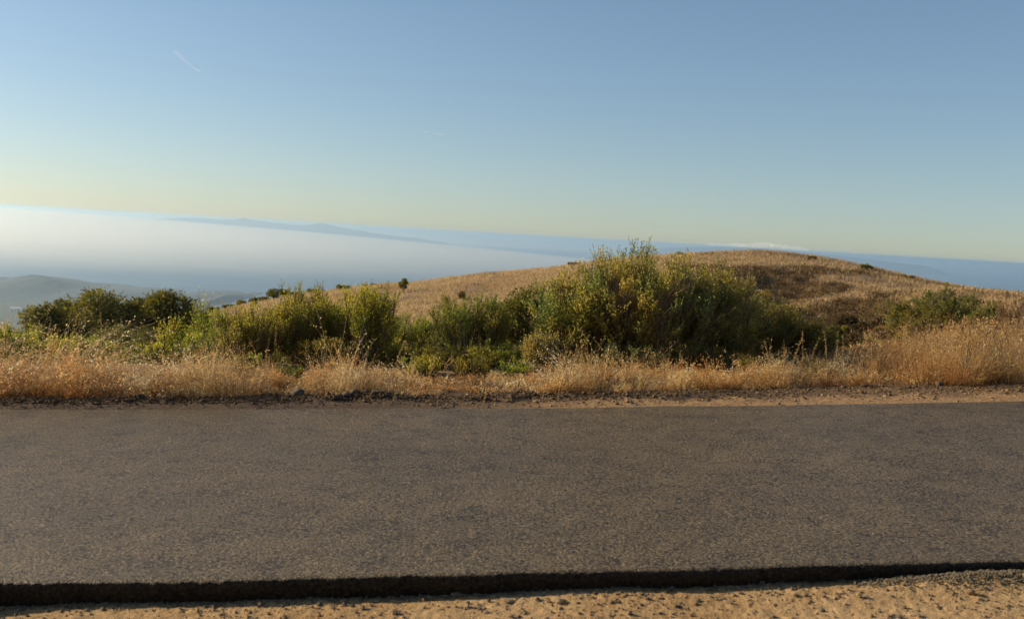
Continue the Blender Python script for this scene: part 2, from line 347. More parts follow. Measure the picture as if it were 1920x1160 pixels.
def ridge(name, pts, depth, z0, mat, label, seed, nf=.12, n=500, jag=0.):
    """pts (px, py, Y): skyline of far land; a heightfield with a front and a back slope"""
    A = np.array([at(*p) for p in pts]); x = np.linspace(A[0, 0], A[-1, 0], n)
    yc = np.interp(x, A[:, 0], A[:, 1]); zc = np.interp(x, A[:, 0], A[:, 2])
    s = np.linspace(-1, 1, 41); X = np.repeat(x[None], 41, 0); Y = yc[None] + s[:, None] * depth
    prof = (1 - np.abs(s[:, None])) ** 1.15
    H = (zc - z0)[None] * (1 + jag * (fbm(x / depth * 9, x * 0, seed + 7, 4) + .1))[None]
    Z = z0 + H * prof * (1 + 1.2 * np.abs(s[:, None]) * fbm(X / depth * 3, Y / depth * 3, seed, 4)) + H * nf * fbm(X / depth * 14, Y / depth * 10, seed + 3, 3) * (1 - np.abs(s[:, None]))
    return tag(mesh_q(name, np.stack([X, Y, Z], -1).reshape(-1, 3), grid_quads(n, 41), mat, smooth=True), label, 'hills', kind='structure')
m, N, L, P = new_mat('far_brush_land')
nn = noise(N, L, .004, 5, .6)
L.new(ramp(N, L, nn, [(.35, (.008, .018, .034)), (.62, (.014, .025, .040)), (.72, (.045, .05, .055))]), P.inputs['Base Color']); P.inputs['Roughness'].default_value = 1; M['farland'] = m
ridge('coastal_hills', [(-260,560,5400),(-160,528,5400),(-60,510,5400),(0,519,5400),(20,521,5400),(59,514,5400),(80,516,5400),(110,524,5400),(150,539,5400),(230,546,5400),(255,549,5400),(300,556,5500),(344,553,5500),(372,552,5500),(400,556,5500),(425,553,5500),(455,562,5600),(480,572,5600)],
      950, SEA - 5, M['farland'], 'blue shaded coastal hills low at the left above the sea', 71, .09, 700, .05)
ridge('island_hills', [(-300,386,30000),(-100,396,30000),(0,403,30000),(120,406,30000),(240,409,30000),(300,411,30000),(345,408,30000),(400,411,30000),(440,413,30000),(458,409,30000),(480,414,30000),(530,419,30000),(548,421,30000),(560,424,30000),(600,419,30000),(640,427,30000),(700,437,30000),(740,443,30000),(780,446,30000),(800,450,30000),(840,456,30000)],
      2200, SEA - 5, M['farland'], 'pale blue mountainous island on the left horizon', 81, .05, 900, .12)
ridge('distant_coast', [(1180,470,30000),(1260,464,30000),(1320,463,30000),(1400,464,30000),(1480,470,30000),(1540,476,30000),(1600,482,30000),(1660,490,30000),(1740,499,30000)],
      2200, SEA - 5, M['farland'], 'faint low island on the horizon above the hill crest', 91, .05)
# haze
hz = bpy.data.meshes.new('haze')
X0, X1, Y0, Y1, Z0, Z1 = -66000, 66000, -40, 59500, SEA - 12, 16.0
hv = [(X0,Y0,Z0),(X1,Y0,Z0),(X1,Y1,Z0),(X0,Y1,Z0),(X0,Y0,Z1),(X1,Y0,Z1),(X1,Y1,Z1),(X0,Y1,Z1)]
hz.from_pydata(hv, [], [(0,3,2,1),(4,5,6,7),(0,1,5,4),(1,2,6,5),(2,3,7,6),(3,0,4,7)]); hz.update()
m = bpy.data.materials.new('haze_air'); m.use_nodes = True; N = m.node_tree.nodes; L = m.node_tree.links; N.remove(N['Principled BSDF'])
pv = N.new('ShaderNodeVolumePrincipled'); pv.inputs['Color'].default_value = (.62, .84, 1.0, 1); pv.inputs['Density'].default_value = 6.5e-5; pv.inputs['Anisotropy'].default_value = .55
L.new(pv.outputs[0], N['Material Output'].inputs['Volume']); hz.materials.append(m)
ho = tag(link('haze', hz), 'pale blue sea haze thickening towards the horizon', 'haze', kind='stuff')
# banks of sea fog in front of the island and beyond it
import bmesh
m = bpy.data.materials.new('fog_air'); m.use_nodes = True; N = m.node_tree.nodes; L = m.node_tree.links; N.remove(N['Principled BSDF'])
pv = N.new('ShaderNodeVolumePrincipled'); pv.inputs['Color'].default_value = (1, .94, .84, 1); pv.inputs['Density'].default_value = 3e-4; pv.inputs['Anisotropy'].default_value = .58
L.new(pv.outputs[0], N['Material Output'].inputs['Volume'])
def fog(cx, cy, rx, ry, h, label):
    bm = bmesh.new(); bmesh.ops.create_uvsphere(bm, u_segments=96, v_segments=48, radius=1.0)
    for v in bm.verts: v.co = (cx + rx * v.co.x, cy + ry * v.co.y, SEA + 4 + (h * max(0, 1 - v.co.x ** 2 - v.co.y ** 2) ** .95 if v.co.z > 0 else 0) + 1.5 * v.co.z)
    me = bpy.data.meshes.new('fog_bank'); bm.to_mesh(me); bm.free(); me.materials.append(m)
    return tag(link('fog_bank', me), label, 'fog', kind='stuff')
fog(-13000, 15500, 16500, 10500, 455, 'pale white bank of sea fog lying in front of the island')
fog(-29000, 41000, 36000, 16500, 455, 'bright bank of sea fog on the horizon beyond the island')

#@@VEG
# ------------------------------------------------------------------ vegetation
def lerp(a, b, t): return a + (b - a) * t
GREEN = dict(
    olive=np.array([(.25, .29, .05), (.33, .34, .07), (.17, .21, .05), (.42, .40, .12)]),
    sage=np.array([(.36, .37, .09), (.44, .41, .14), (.24, .28, .065), (.52, .46, .20)]),
    lime=np.array([(.30, .35, .045), (.38, .41, .06), (.20, .26, .035), (.44, .41, .09)]),
    grey=np.array([(.26, .28, .11), (.33, .33, .15), (.18, .21, .07), (.42, .38, .20)]),
    dark=np.array([(.15, .165, .03), (.21, .215, .042), (.105, .12, .027), (.27, .25, .065)]),
    oak=np.array([(.12, .135, .035), (.165, .17, .045), (.085, .10, .03), (.22, .21, .06)]),
    thicket=np.array([(.10, .11, .045), (.14, .145, .06), (.07, .08, .035), (.18, .18, .08)]),
    scrub=np.array([(.055, .042, .022), (.08, .06, .03), (.035, .03, .016), (.12, .085, .045)]),  # scrub tone also stands for the shade of the hill mounds
    tan=np.array([(.20, .14, .06), (.26, .19, .09), (.15, .11, .05), (.12, .12, .04)]))
def leafcol(rng, n, pal, per=4, jit=.22):
    p = GREEN[pal]; w = rng.choice(len(p), n, p=[.4, .28, .22, .10]); c = p[w] * [1.12, 1.0, .9] * (1.1 + jit * rng.normal(size=(n, 1)))
    return np.repeat(np.clip(c, .008, .6), per, 0)

def shrub_parts(seed, W, H, stems=26, subs=7, twigs=6, leafL=.024, leafW=.009, step=.011, pal='olive', upright=.6, bare=.35, tipcol=None, lean=0., fine=1.0, fan=.95):
    """upright, many-stemmed shrub: stems fan out of one root, twigs carry small leaves"""
    rng = np.random.default_rng(seed)
    n = stems; az = rng.uniform(0, 2 * math.pi, n); rad = rng.uniform(0, 1, n) ** .42
    base = np.stack([rad * np.cos(az) * W * .09, rad * np.sin(az) * W * .09, np.full(n, -.08)], 1)
    hh = H * np.sqrt(np.clip(1 - .62 * rad ** 2, .1, 1)) * rng.uniform(.68, 1.0, n)
    tip = np.stack([rad * np.cos(az) * W * .48 + lean * H, rad * np.sin(az) * W * .44, hh], 1) + rng.normal(size=(n, 3)) * [.03 * W, .03 * W, 0]
    m = 7; t = np.linspace(0, 1, m)[None, :, None]
    mid = base * .5 + tip * .5 - np.array([0, 0, 1.0]) * (rad * H * .10)[:, None] + np.stack([np.cos(az), np.sin(az), 0 * az], 1) * (rad * W * .07)[:, None]
    ST = (1 - t) ** 2 * base[:, None] + 2 * t * (1 - t) * mid[:, None] + t * t * tip[:, None]
    ST = ST + rng.normal(size=ST.shape) * .012 * H * t
    rS = (.010 + .004 * H) * fine * (1 - .75 * t[..., 0]) * rng.uniform(.7, 1.2, (n, 1))
    parts = [tubes(ST, rS, 4)]
    def sample(PL, k, lo, hi):
        a, mm, _ = PL.shape; i = np.repeat(np.arange(a), k); tt = rng.uniform(lo, hi, a * k) * (mm - 1)
        j = np.minimum(tt.astype(int), mm - 2); f = (tt - j)[:, None]
        return i, PL[i, j] * (1 - f) + PL[i, j + 1] * f, norm(PL[i, j + 1] - PL[i, j]), tt / (mm - 1)
    def child(PL, k, lo, hi, L0, L1, spread, up, mm=5):
        i, p, d, tt = sample(PL, k, lo, hi); r = norm(rng.normal(size=(len(p), 3)))
        dd = norm(d + spread * r + np.array([0, 0, up * .6])); L_ = rng.uniform(L0, L1, len(p)) * (1.1 - .5 * tt)
        s = np.linspace(0, 1, mm)[None, :, None]
        q = p[:, None] + dd[:, None] * L_[:, None, None] * s + np.array([0, 0, 1.]) * (up * .35) * L_[:, None, None] * s ** 2
        return q + rng.normal(size=q.shape) * .02 * L_[:, None, None] * s
    SB = child(ST, subs, bare, .97, .18 * H, .38 * H, fan, upright)
    parts.append(tubes(SB, np.linspace(.0055, .002, 5)[None] * np.ones((len(SB), 1)) * (.6 + .35 * H) * fine, 3))
    TW = child(SB, twigs, .12, 1.0, .075 * H + .04, .15 * H + .06, .8, upright, 4)
    parts.append(tubes(TW, np.linspace(.0022, .001, 4)[None] * np.ones((len(TW), 1)) * (.7 + .2 * H) * fine, 3))
    V, Q, _ = merge(parts)
    P_, D_ = [], []
    for PL, dens in ((TW, 1.0), (SB, .35), (ST, .0)):
        seg = np.linalg.norm(PL[:, 1:] - PL[:, :-1], axis=2).sum(1).mean(); k = int(seg / step * dens)
        if k < 1: continue
        i, p, d, tt = sample(PL, k, .08 if dens == 1 else .4, 1.04)
        r = norm(rng.normal(size=(len(p), 3))); P_.append(p); D_.append(norm(d * .75 + r * .85 + [0, 0, .2]))
    Pp = np.concatenate(P_); Dd = np.concatenate(D_); k = len(Pp)
    # whole twigs are missing here and there so that gaps open in the outline
    cl = fbm(Pp[:, 0] / (.16 * W + .1) + seed, Pp[:, 2] / (.2 * H) + Pp[:, 1] / (.2 * W), seed, 3); keep = cl > -.21
    Pp, Dd = Pp[keep], Dd[keep]; k = len(Pp); sz = rng.uniform(.6, 1.25, k)
    LV, LQ = leaves(Pp, Dd, leafL * sz, leafW * sz, rng)
    c = leafcol(rng, k, pal)
    if tipcol is not None:
        hn = np.repeat(np.clip((Pp[:, 2] / H - .45) * 1.3, 0, 1) * (rng.random(k) < .5), 4)[:, None]; c = c * (1 - hn) + np.array(tipcol) * hn
    hue = np.repeat(fbm(Pp[:, 0] / .3, Pp[:, 2] / .3, seed + 5, 3), 4)[:, None]
    c = c * (1 + hue * np.array([1.3, .6, .3]))
    return (V, Q), (LV, LQ, np.clip(c, .006, .6))

def place_shrub(px, base_py, Y, label, cat='shrub', name='shrub', group='shrubs along the verge', parts=None, z=None, rz=0, leafmat='leaf', pn=('branches', 'foliage'), fix=None):
    p = at(px, base_py, Y)
    zz = float(ground_z(p[0], p[1])) if z is None else z
    r = empty(name, (p[0], p[1], zz), rz)
    a = mesh_q(pn[0], parts[0][0], parts[0][1], M['bark'], parent=r)
    b = mesh_q(pn[1], parts[1][0], parts[1][1], M[leafmat], col=parts[1][2], parent=r)
    tag(r, label, cat, group); return r
def fit(px0, px1, top, Y):
    """centre px, width m and height m of something that spans px0..px1 and reaches up to pixel row top at distance Y"""
    c = (px0 + px1) / 2; a = at(c, top, Y); W = (px1 - px0) / FPX * math.hypot(a[0], a[1])
    return c, W, float(a[2] - ground_z(a[0], a[1])), a

# -- near shrubs: (px0, px1, top, Y, label, settings)
SHR = [
 (1095,1330,446,12.7,'tallest and widest shrub of the verge, grey-green and standing against the sky before the hill', dict(stems=64, subs=9, twigs=8, pal='sage', upright=.75, bare=.25, fan=1.25, hf=.88, step=.013, tipcol=(.24,.21,.10), leafL=.029, leafW=.013)),
 (1010,1130,500,12.5,'open olive shrub leaning out at the left side of the tallest shrub', dict(stems=18, subs=8, twigs=7, pal='sage', upright=.65, bare=.25, fan=1.2, hf=.92, tipcol=(.22,.21,.09), leafL=.029, leafW=.013)),
 (1270,1420,478,13.0,'bushy olive shrub against the right side of the tallest shrub', dict(stems=36, subs=9, twigs=8, pal='sage', upright=.65, bare=.25, fan=1.2, hf=.92, tipcol=(.24,.20,.11), leafL=.026, leafW=.011)),
 (1350,1500,545,13.6,'dark green dense shrub sloping down to the right below the hill', dict(stems=40, subs=8, twigs=7, pal='dark', upright=.55, bare=.2, leafL=.026, leafW=.011)),
 (1440,1575,592,13.9,'dark rounded shrub behind the tall grass stalks at the foot of the ravine', dict(stems=40, subs=8, twigs=7, pal='dark', upright=.5, bare=.12, leafL=.026, leafW=.011)),
 (985,1065,618,11.6,'small pale grey-green shrub at the edge of the grass left of the tallest shrub', dict(stems=26, subs=7, twigs=6, pal='grey', upright=.5, bare=.15, tipcol=(.30,.27,.14), leafL=.022, leafW=.01)),
 (825,945,556,12.6,'vase-shaped olive shrub with bare stems standing alone halfway along the verge', dict(hf=1.0, stems=24, subs=8, twigs=7, pal='olive', upright=.9, bare=.42, tipcol=(.24,.24,.08))),
 (638,742,543,12.7,'vase-shaped bright green shrub with dark bare stems directly above the orange tape', dict(hf=1.0, stems=22, subs=8, twigs=7, pal='lime', upright=1.0, bare=.45)),
 (515,648,556,13.0,'broad broom-like shrub with upright feathery twigs left of the orange tape', dict(hf=1.0, stems=40, subs=8, twigs=7, pal='olive', upright=1.2, bare=.25)),
 (405,525,588,12.4,'dense upright green shrub behind the tall rusty grass', dict(hf=1.0, stems=38, subs=8, twigs=7, pal='olive', upright=1.3, bare=.18)),
 (560,650,572,15.2,'olive shrub filling the gap behind the broom-like shrub', dict(stems=30, subs=7, twigs=7, pal='olive', upright=.8, bare=.12)),
 (655,760,578,15.4,'olive shrub behind the stems of the bright green vase-shaped shrub', dict(stems=30, subs=7, twigs=7, pal='olive', upright=.8, bare=.12)),
 (790,880,580,15.6,'green shrub seen behind the left half of the olive vase-shaped shrub', dict(stems=28, subs=7, twigs=7, pal='dark', upright=.8, bare=.12)),
 (455,545,590,15.0,'green shrub between the dense upright shrub and the broom-like shrub', dict(stems=28, subs=7, twigs=7, pal='lime', upright=.9, bare=.12)),
 (380,450,606,15.5,'loose green shrub left of the dense upright shrub', dict(stems=24, subs=7, twigs=6, pal='lime', upright=.9, bare=.12)),
 (430,505,668,11.3,'knee-high green shrub breaking through the rusty grass', dict(stems=16, subs=6, twigs=6, pal='olive', upright=.9, bare=.08)),
 (518,572,690,10.9,'dark leafy plant filling the gap left of the golden grass mound', dict(stems=16, subs=6, twigs=5, pal='dark', upright=.7, bare=.05)),
 (745,835,668,11.3,'low green shrub standing close to the road right of the golden grass mound', dict(stems=20, subs=6, twigs=6, pal='olive', upright=.8, bare=.08)),
 (850,930,672,11.2,'low dark green shrub close to the road below the olive vase-shaped shrub', dict(stems=20, subs=6, twigs=6, pal='dark', upright=.8, bare=.08)),
 (935,1000,676,11.1,'low bright shrub close to the road beside the small pale grey-green one', dict(stems=16, subs=6, twigs=6, pal='lime', upright=.7, bare=.08)),
 (1380,1470,672,11.5,'low dark shrub close to the road below the sloping dark shrub', dict(stems=18, subs=6, twigs=6, pal='dark', upright=.8, bare=.08)),
 (730,840,590,14.2,'leafy shrub filling the gap between the two vase-shaped shrubs', dict(stems=32, subs=7, twigs=7, pal='olive', upright=.6, bare=.12)),
 (690,770,640,12.6,'low leafy shrub under the bright green vase-shaped shrub', dict(stems=20, subs=7, twigs=6, pal='lime', upright=.5, bare=.1)),
 (560,650,628,12.1,'low dark shrub behind the golden grass mound', dict(stems=24, subs=7, twigs=6, pal='dark', upright=.5, bare=.1)),
 (860,960,640,12.1,'low leafy shrub at the foot of the olive vase-shaped shrub', dict(stems=24, subs=7, twigs=6, pal='olive', upright=.5, bare=.1)),
 (1500,1560,680,11.9,'knee-high yellow-green shrub among the tall grass stalks', dict(stems=16, subs=6, twigs=5, pal='lime', upright=.6, bare=.1)),
 (770,850,636,11.9,'small dark shrub half hidden by grass in the middle of the verge', dict(stems=20, subs=6, twigs=6, pal='dark', upright=.5, bare=.1)),
 (1130,1250,640,11.9,'low shrub of grey leaves at the foot of the tallest shrub', dict(stems=26, subs=6, twigs=6, pal='grey', upright=.5, bare=.1)),
 (1250,1370,640,12.2,'low dark shrub at the right foot of the tallest shrub', dict(stems=28, subs=6, twigs=6, pal='dark', upright=.5, bare=.1)),
 (1690,1870,545,21.,'flat-topped olive shrub with bare lower stems on the right before the hill', dict(stems=50, subs=9, twigs=8, pal='dark', upright=.35, bare=.40, leafL=.045, leafW=.019, step=.012, fine=1.4)),
 (1880,1990,556,17.,'brownish thin shrub cut by the right edge of the picture', dict(stems=16, subs=7, twigs=5, pal='tan', upright=1.0, bare=.35, leafL=.03, leafW=.012, step=.02, fine=1.4)),
 (1620,1715,632,19.,'low pale green shrub left of the flat-topped shrub', dict(stems=22, subs=7, twigs=6, pal='grey', upright=.7, bare=.1, leafL=.035, leafW=.014, step=.02)),
 (1790,1880,632,16.,'low lime green shrub under the right end of the flat-topped shrub', dict(stems=22, subs=7, twigs=6, pal='lime', upright=.6, bare=.1, leafL=.032, leafW=.013, step=.02)),
 (-40,95,610,14.5,'yellow-green broom-like shrub cut by the left edge of the picture', dict(stems=30, subs=7, twigs=7, pal='lime', upright=1.1, bare=.15, leafL=.03, leafW=.011, step=.014)),
 (108,200,628,13.6,'bright yellow-green shrub behind the wind-bent grass', dict(stems=22, subs=7, twigs=6, pal='lime', upright=.6, bare=.1, leafL=.03, leafW=.012, step=.015)),
 (265,335,648,13.4,'small lime green upright shrub behind the grass', dict(stems=20, subs=7, twigs=6, pal='lime', upright=1.2, bare=.1, leafL=.028, leafW=.011, step=.014)),
 (330,415,632,14.0,'loose yellow-green shrub beside the tall rusty grass', dict(stems=20, subs=7, twigs=6, pal='lime', upright=.9, bare=.1, leafL=.028, leafW=.011, step=.014)),
 (300,348,588,22.,'narrow yellowish shrub in front of the dark thicket', dict(stems=14, subs=7, twigs=6, pal='lime', upright=1.1, bare=.3, leafL=.045, leafW=.018, step=.024, fine=1.4)),
 (358,405,556,28.,'slim yellow-green shrub right of the oak trees', dict(stems=14, subs=7, twigs=6, pal='lime', upright=.8, bare=.45, leafL=.055, leafW=.022, step=.03, fine=1.6)),
 (100,180,628,19.,'dull green shrub below the left oak trees', dict(stems=26, subs=7, twigs=6, pal='olive', upright=.7, bare=.1, leafL=.04, leafW=.016, step=.02)),
]
for k, (a0, a1, top, Y, lab, kw) in enumerate(SHR):
    c, W, H, p = fit(a0, a1, top, Y)
    kw = dict(kw); kw['step'] = kw.get('step', .011) * 1.15
    kw['stems'] = int(kw['stems'] * 1.5); pr = shrub_parts(100 + k, W * 1.18, H * kw.pop('hf', .90), **kw)
    place_shrub(c, top, Y, lab, parts=pr)

# -- dense rounded bushes and trees, leaves spread through lumpy crowns
def crown_parts(seed, W, H, nb, leafn, leafL, pal, low=.12, trunk=.10, flat=1.0, lumps=None):
    rng = np.random.default_rng(seed)
    cs = []
    for i in range(nb):
        a = rng.uniform(0, 2 * math.pi); r = math.sqrt(rng.random()) * .40 * W; t = rng.random()
        top = H * (1 - .55 * (r / (.5 * W)) ** 2); rr = rng.uniform(.15, .27) * min(W * 1.15, H * 1.2)
        cs.append((r * math.cos(a), r * math.sin(a), lerp(H * low + rr * .6, top - rr * .8, t ** .6), rr))
    cs = np.array(cs); i = rng.integers(0, nb, leafn); v = norm(rng.normal(size=(leafn, 3))); rad = rng.uniform(.25, 1.0, leafn) ** .5
    wob = 1 + 1.3 * fbm(v[:, 0] * 2.5 + i * 3.1, v[:, 2] * 2.5 + v[:, 1] * 2, seed, 3)
    P_ = cs[i, :3] + v * (cs[i, 3] * rad * wob)[:, None] * [1, 1, .82]
    P_[:, 2] = np.maximum(P_[:, 2], H * .03)
    keep = fbm(P_[:, 0] / (.09 * W) + 5, P_[:, 2] / (.09 * W) + P_[:, 1] / (.12 * W), seed + 2, 3) > -.16
    P_, v, i = P_[keep], v[keep], i[keep]; n = len(P_)
    D = norm(v + .9 * rng.normal(size=(n, 3))); sz = rng.uniform(.6, 1.3, n)
    LV, LQ = leaves(P_, D, leafL * sz, leafL * .62 * sz, rng); c = leafcol(rng, n, pal)
    tone = rng.uniform(.8, 1.25, nb)[i]; c = c * np.repeat(tone, 4)[:, None]
    # trunk and limbs reach into every lump
    n_l = nb; t = np.linspace(0, 1, 6)[None, :, None]; b0 = rng.normal(size=(n_l, 3)) * [.03 * W, .03 * W, 0] + [0, 0, -.3]
    knee = np.array([0, 0, H * .30]) + b0 * [1.5, 1.5, 0] + cs[:, :3] * [.25, .25, .1]
    PL = (1 - t) ** 2 * b0[:, None] + 2 * t * (1 - t) * knee[:, None] + t * t * cs[:, None, :3]
    RR = trunk * np.linspace(1, .25, 6)[None] * rng.uniform(.5, 1, (n_l, 1))
    V, Q = tubes(PL, RR, 5)
    return (V, Q), (LV, LQ, np.clip(c, .005, .5))
OAK = [  # px0, px1, top, Y
 (48,118,560,56,'round dark oak at the left end of the row of oaks', 'oak', 14, 9000),
 (100,172,552,60,'low dark oak behind the left end of the oaks', 'oak', 13, 8000),
 (128,238,534,58,'tallest ragged-topped oak of the group on the left', 'oak', 22, 15000),
 (228,300,540,60,'broad oak in the middle of the oaks on the left', 'oak', 16, 11000),
 (286,362,535,58,'dome-shaped dark green oak at the right end of the oaks', 'oak', 15, 11000),
 (340,415,552,64,'low oak behind the slim yellow-green shrub', 'oak', 14, 9000)]
for k, (a0, a1, top, Y, lab, pal, nb, nl) in enumerate(OAK):
    c, W, H, p = fit(a0, a1, top, Y)
    place_shrub(c, top, Y, lab, 'tree', 'oak_tree', 'oak trees on the slope at the left', crown_parts(300 + k, W * 1.5, H * 1.02, int(nb * 1.7), nl * 4, .17, pal, trunk=.16), leafmat='oak', pn=('trunk', 'crown'))
BUSH = [
 (-50,52,592,44,'dark low bush at the left edge below the oaks','oak',9,6000,.12),
 (0,120,608,30,'dull green bush between the left edge and the oaks','thicket',10,9000,.08),
 (165,290,588,38,'grey-green spreading bush in the dark thicket below the oaks','thicket',16,14000,.09),
 (250,345,582,42,'rounded top bush of the dark thicket below the oaks','thicket',12,9000,.10),
 (330,400,604,34,'green bush at the right end of the dark thicket','dark',10,7000,.08),
 (180,300,622,26,'shaded bush at the foot of the dark thicket','thicket',14,12000,.06),
 (930,1045,532,22,'dark oak-like bush left behind the tallest shrub','oak',22,24000,.065),
 (1020,1100,560,23,'dark bush in the shade directly behind the tallest shrub','oak',14,12000,.065),
 (770,838,572,34,'bright green dome-shaped bush on the slope behind the verge','olive',10,9000,.08),
 (820,880,585,30,'green bush behind the olive vase-shaped shrub','dark',9,7000,.07),
 (720,790,596,27,'low green bush on the slope between the vase-shaped shrubs','olive',9,8000,.07),
 (1480,1580,612,18,'near-black bush in the ravine at the right of the dark shrubs','dark',12,12000,.05),
 (530,580,552,40,'grey-green bush behind the broom-like shrub','dark',8,6000,.09),
 (440,520,620,22,'green bush behind the rusty grass','olive',9,8000,.06)]
for k, (a0, a1, top, Y, lab, pal, nb, nl, ll) in enumerate(BUSH):
    c, W, H, p = fit(a0, a1, top, Y)
    place_shrub(c, top, Y, lab, 'bush', 'bush', 'bushes on the slope beyond the verge', crown_parts(400 + k, W * 1.35, H, int(nb * 1.5), int(nl * 3.6), ll * .85, pal, low=.02, trunk=.05), leafmat='oak')
# -- dark scrub filling the ravine, its tone also standing for the shade there
rs = np.random.default_rng(41)
for k, (px, top, w, Y) in enumerate([(1560,598,40,58),(1590,585,34,66),(1600,618,46,50),(1622,600,36,60),(1640,628,44,46),(1655,596,34,62),(1672,618,40,50),(1684,592,30,66),(1700,610,34,56),(1570,632,40,44),(1618,640,46,42),(1710,634,34,44)]):
    a = at(px, top, Y); W = w / FPX * Y * 1.2; H = max(a[2] - float(ground_z(a[0], a[1])), .7)
    lab = ['uppermost','second','third','fourth','fifth','sixth','seventh','eighth','ninth','tenth','eleventh','last'][k]
    place_shrub(px, top, Y, 'dark brown scrub bush also standing for shade in the ravine, %s of the bushes there counted from the left' % ['second','third','fourth','sixth','seventh','eighth','ninth','tenth','eleventh','first','fifth','last'][k], 'bush', 'scrub_and_shade_bush', 'dark scrub and its shade in the ravine', crown_parts(460 + k, W, min(H, 1.6), 10, 5000, .12, 'scrub', low=.0, trunk=.04), leafmat='oak')
# -- small growth on the ridge line and on the face of the hill: px, top, width px, Y, palette, kind
RID = [(405,572,26,128,'oak','first bush from the left on the low end of the ridge'),(428,566,24,129,'oak','second bush from the left along the ridge line'),(452,562,24,127,'dark','pale bush in the row on the low end of the ridge'),
 (476,556,22,128,'oak','pointed bush in the row on the low end of the ridge'),(496,556,30,128,'dark','wide low bush left of the two little ridge trees'),
 (514,539,22,127,'oak','ragged little tree standing first on the ridge'),(533,540,24,128,'oak','little tree with a split crown on the ridge'),(551,547,18,128,'oak','round bush right of the little ridge trees'),
 (583,541,38,128,'dark','spreading grey-green bush on the ridge'),(602,543,16,129,'oak','tiny bush at the right end of the ridge row'),(645,531,26,127,'dark','round dark green bush alone on the ridge'),
 (695,531,34,128,'tan','flat brown bush on the ridge'),(757,519,14,112,'dark','small lone upright tree on the open hillside'),(480,571,12,118,'dark','small dark bush in the grass below the ridge row'),
 (1078,491,34,128,'tan','flat brownish bush on the crest left of the tallest shrub'),(1273,473,16,128,'dark','small dark bush on the crest right of the tallest shrub'),
 (1520,479,26,122,'tan','dark brown bush on the right shoulder of the hill crest'),(1625,494,26,116,'dark','green bush on the right slope of the hill crest'),(1700,515,30,110,'tan','flat brown bush low on the right slope of the crest'),
 (1652,614,26,58,'tan','round tan dry bush in the dark ravine'),(1585,609,20,60,'dark','small green bush in the dark ravine'),(868,545,14,104,'tan','small dark tussock bush on the middle of the hill face'),
 (835,557,14,98,'tan','low dark bush on the hill face above the green dome-shaped bush')]
for k, (px, top, w, Y, pal, lab) in enumerate(RID):
    a = at(px, top, Y); g = float(ground_z(a[0], a[1])); W = w / FPX * Y * 1.05; H = max(a[2] - g, .35)
    tree = 'tree' in lab
    nm, cat = ('small_tree', 'tree') if tree else ('hillside_bush', 'bush')
    place_shrub(px, top, Y, lab, cat, nm, 'bushes dotted over the hill', crown_parts(500 + k, W, H, 9, 2600, .16, pal, low=.25 if tree else .0, trunk=.07), leafmat='oak', pn=('trunk', 'crown') if tree else ('branches', 'foliage'))

# -- dry grass of the verge
def grass(name, label, X, Y, Z, H, colr, seed, lean=(0, 0), w=.0048, heads=7, headL=.018, nseg=4, mat='grass', spread=.22, kind='stuff', droop=.5, headW=.38):
    rng = np.random.default_rng(seed); n = len(X)
    az = rng.uniform(0, 2 * math.pi, n); b = np.abs(rng.normal(0, spread, n))
    dx = np.cos(az) * b + lean[0]; dy = np.sin(az) * b + lean[1]; lm = (np.mean(lean[0]), np.mean(lean[1]))
    t = np.linspace(0, 1, nseg + 1)[None]
    H_ = H[:, None]; px = X[:, None] + dx[:, None] * H_ * t ** (1.5 + droop); py = Y[:, None] + dy[:, None] * H_ * t ** (1.5 + droop)
    bb = np.hypot(dx, dy)[:, None]; pz = Z[:, None] + H_ * (t - .28 * np.minimum(bb, 1.4) * t ** 2.5)
    C = np.stack([px, py, pz], -1); sa = rng.uniform(0, math.pi, n); sd_ = np.stack([np.cos(sa), np.sin(sa) * .6, 0 * sa], -1)[:, None]
    ww = (w * rng.uniform(.6, 1.4, n)[:, None] * (1 - .7 * t))[..., None]
    V = np.stack([C - sd_ * ww * .5, C + sd_ * ww * .5], 2)
    idx = np.arange(n * (nseg + 1) * 2).reshape(n, nseg + 1, 2)
    Q = np.stack([idx[:, :-1, 0], idx[:, :-1, 1], idx[:, 1:, 1], idx[:, 1:, 0]], -1).reshape(-1, 4)
    cc = colr[:, None, None] * np.array([1., 1., 1.]); tc_ = (.75 + .35 * t)[..., None, None]
    cols = (colr[:, None, None, :] * np.ones((n, nseg + 1, 2, 1))).reshape(-1, 3)
    parts = [(V.reshape(-1, 3), Q, cols)]
    if heads:
        sel = np.repeat(np.arange(n), heads); tt = rng.uniform(.55, 1.0, len(sel)); j = np.minimum((tt * nseg).astype(int), nseg - 1); f = (tt * nseg - j)[:, None]
        P_ = C[sel, j] * (1 - f) + C[sel, j + 1] * f + rng.normal(size=(len(sel), 3)) * .008
        D = norm(rng.normal(size=(len(sel), 3)) * .7 + [lm[0], lm[1], .15]); sz = rng.uniform(.5, 1.3, len(sel))
        LV, LQ = leaves(P_, D, headL * sz, headL * headW * sz, rng)
        hc = np.repeat(np.clip(colr[sel] * rng.uniform(.85, 1.5, (len(sel), 1)), 0, .8), 4, 0); parts.append((LV, LQ, hc))
    V, Q, Cc = merge(parts); o = mesh_q(name, V, Q, M[mat], col=Cc); tag(o, label, 'grass', kind=kind); return o
PAL = dict(gold=[(.46,.30,.12),(.54,.37,.16),(.36,.22,.085),(.60,.44,.22)], rust=[(.42,.23,.09),(.50,.30,.13),(.33,.17,.065),(.55,.36,.17)],
           straw=[(.56,.43,.23),(.64,.51,.30),(.44,.32,.15),(.70,.58,.36)], pink=[(.50,.33,.18),(.58,.41,.25),(.40,.25,.13),(.64,.48,.31)], brown=[(.20,.125,.06),(.28,.18,.09),(.14,.09,.045),(.34,.23,.12)])
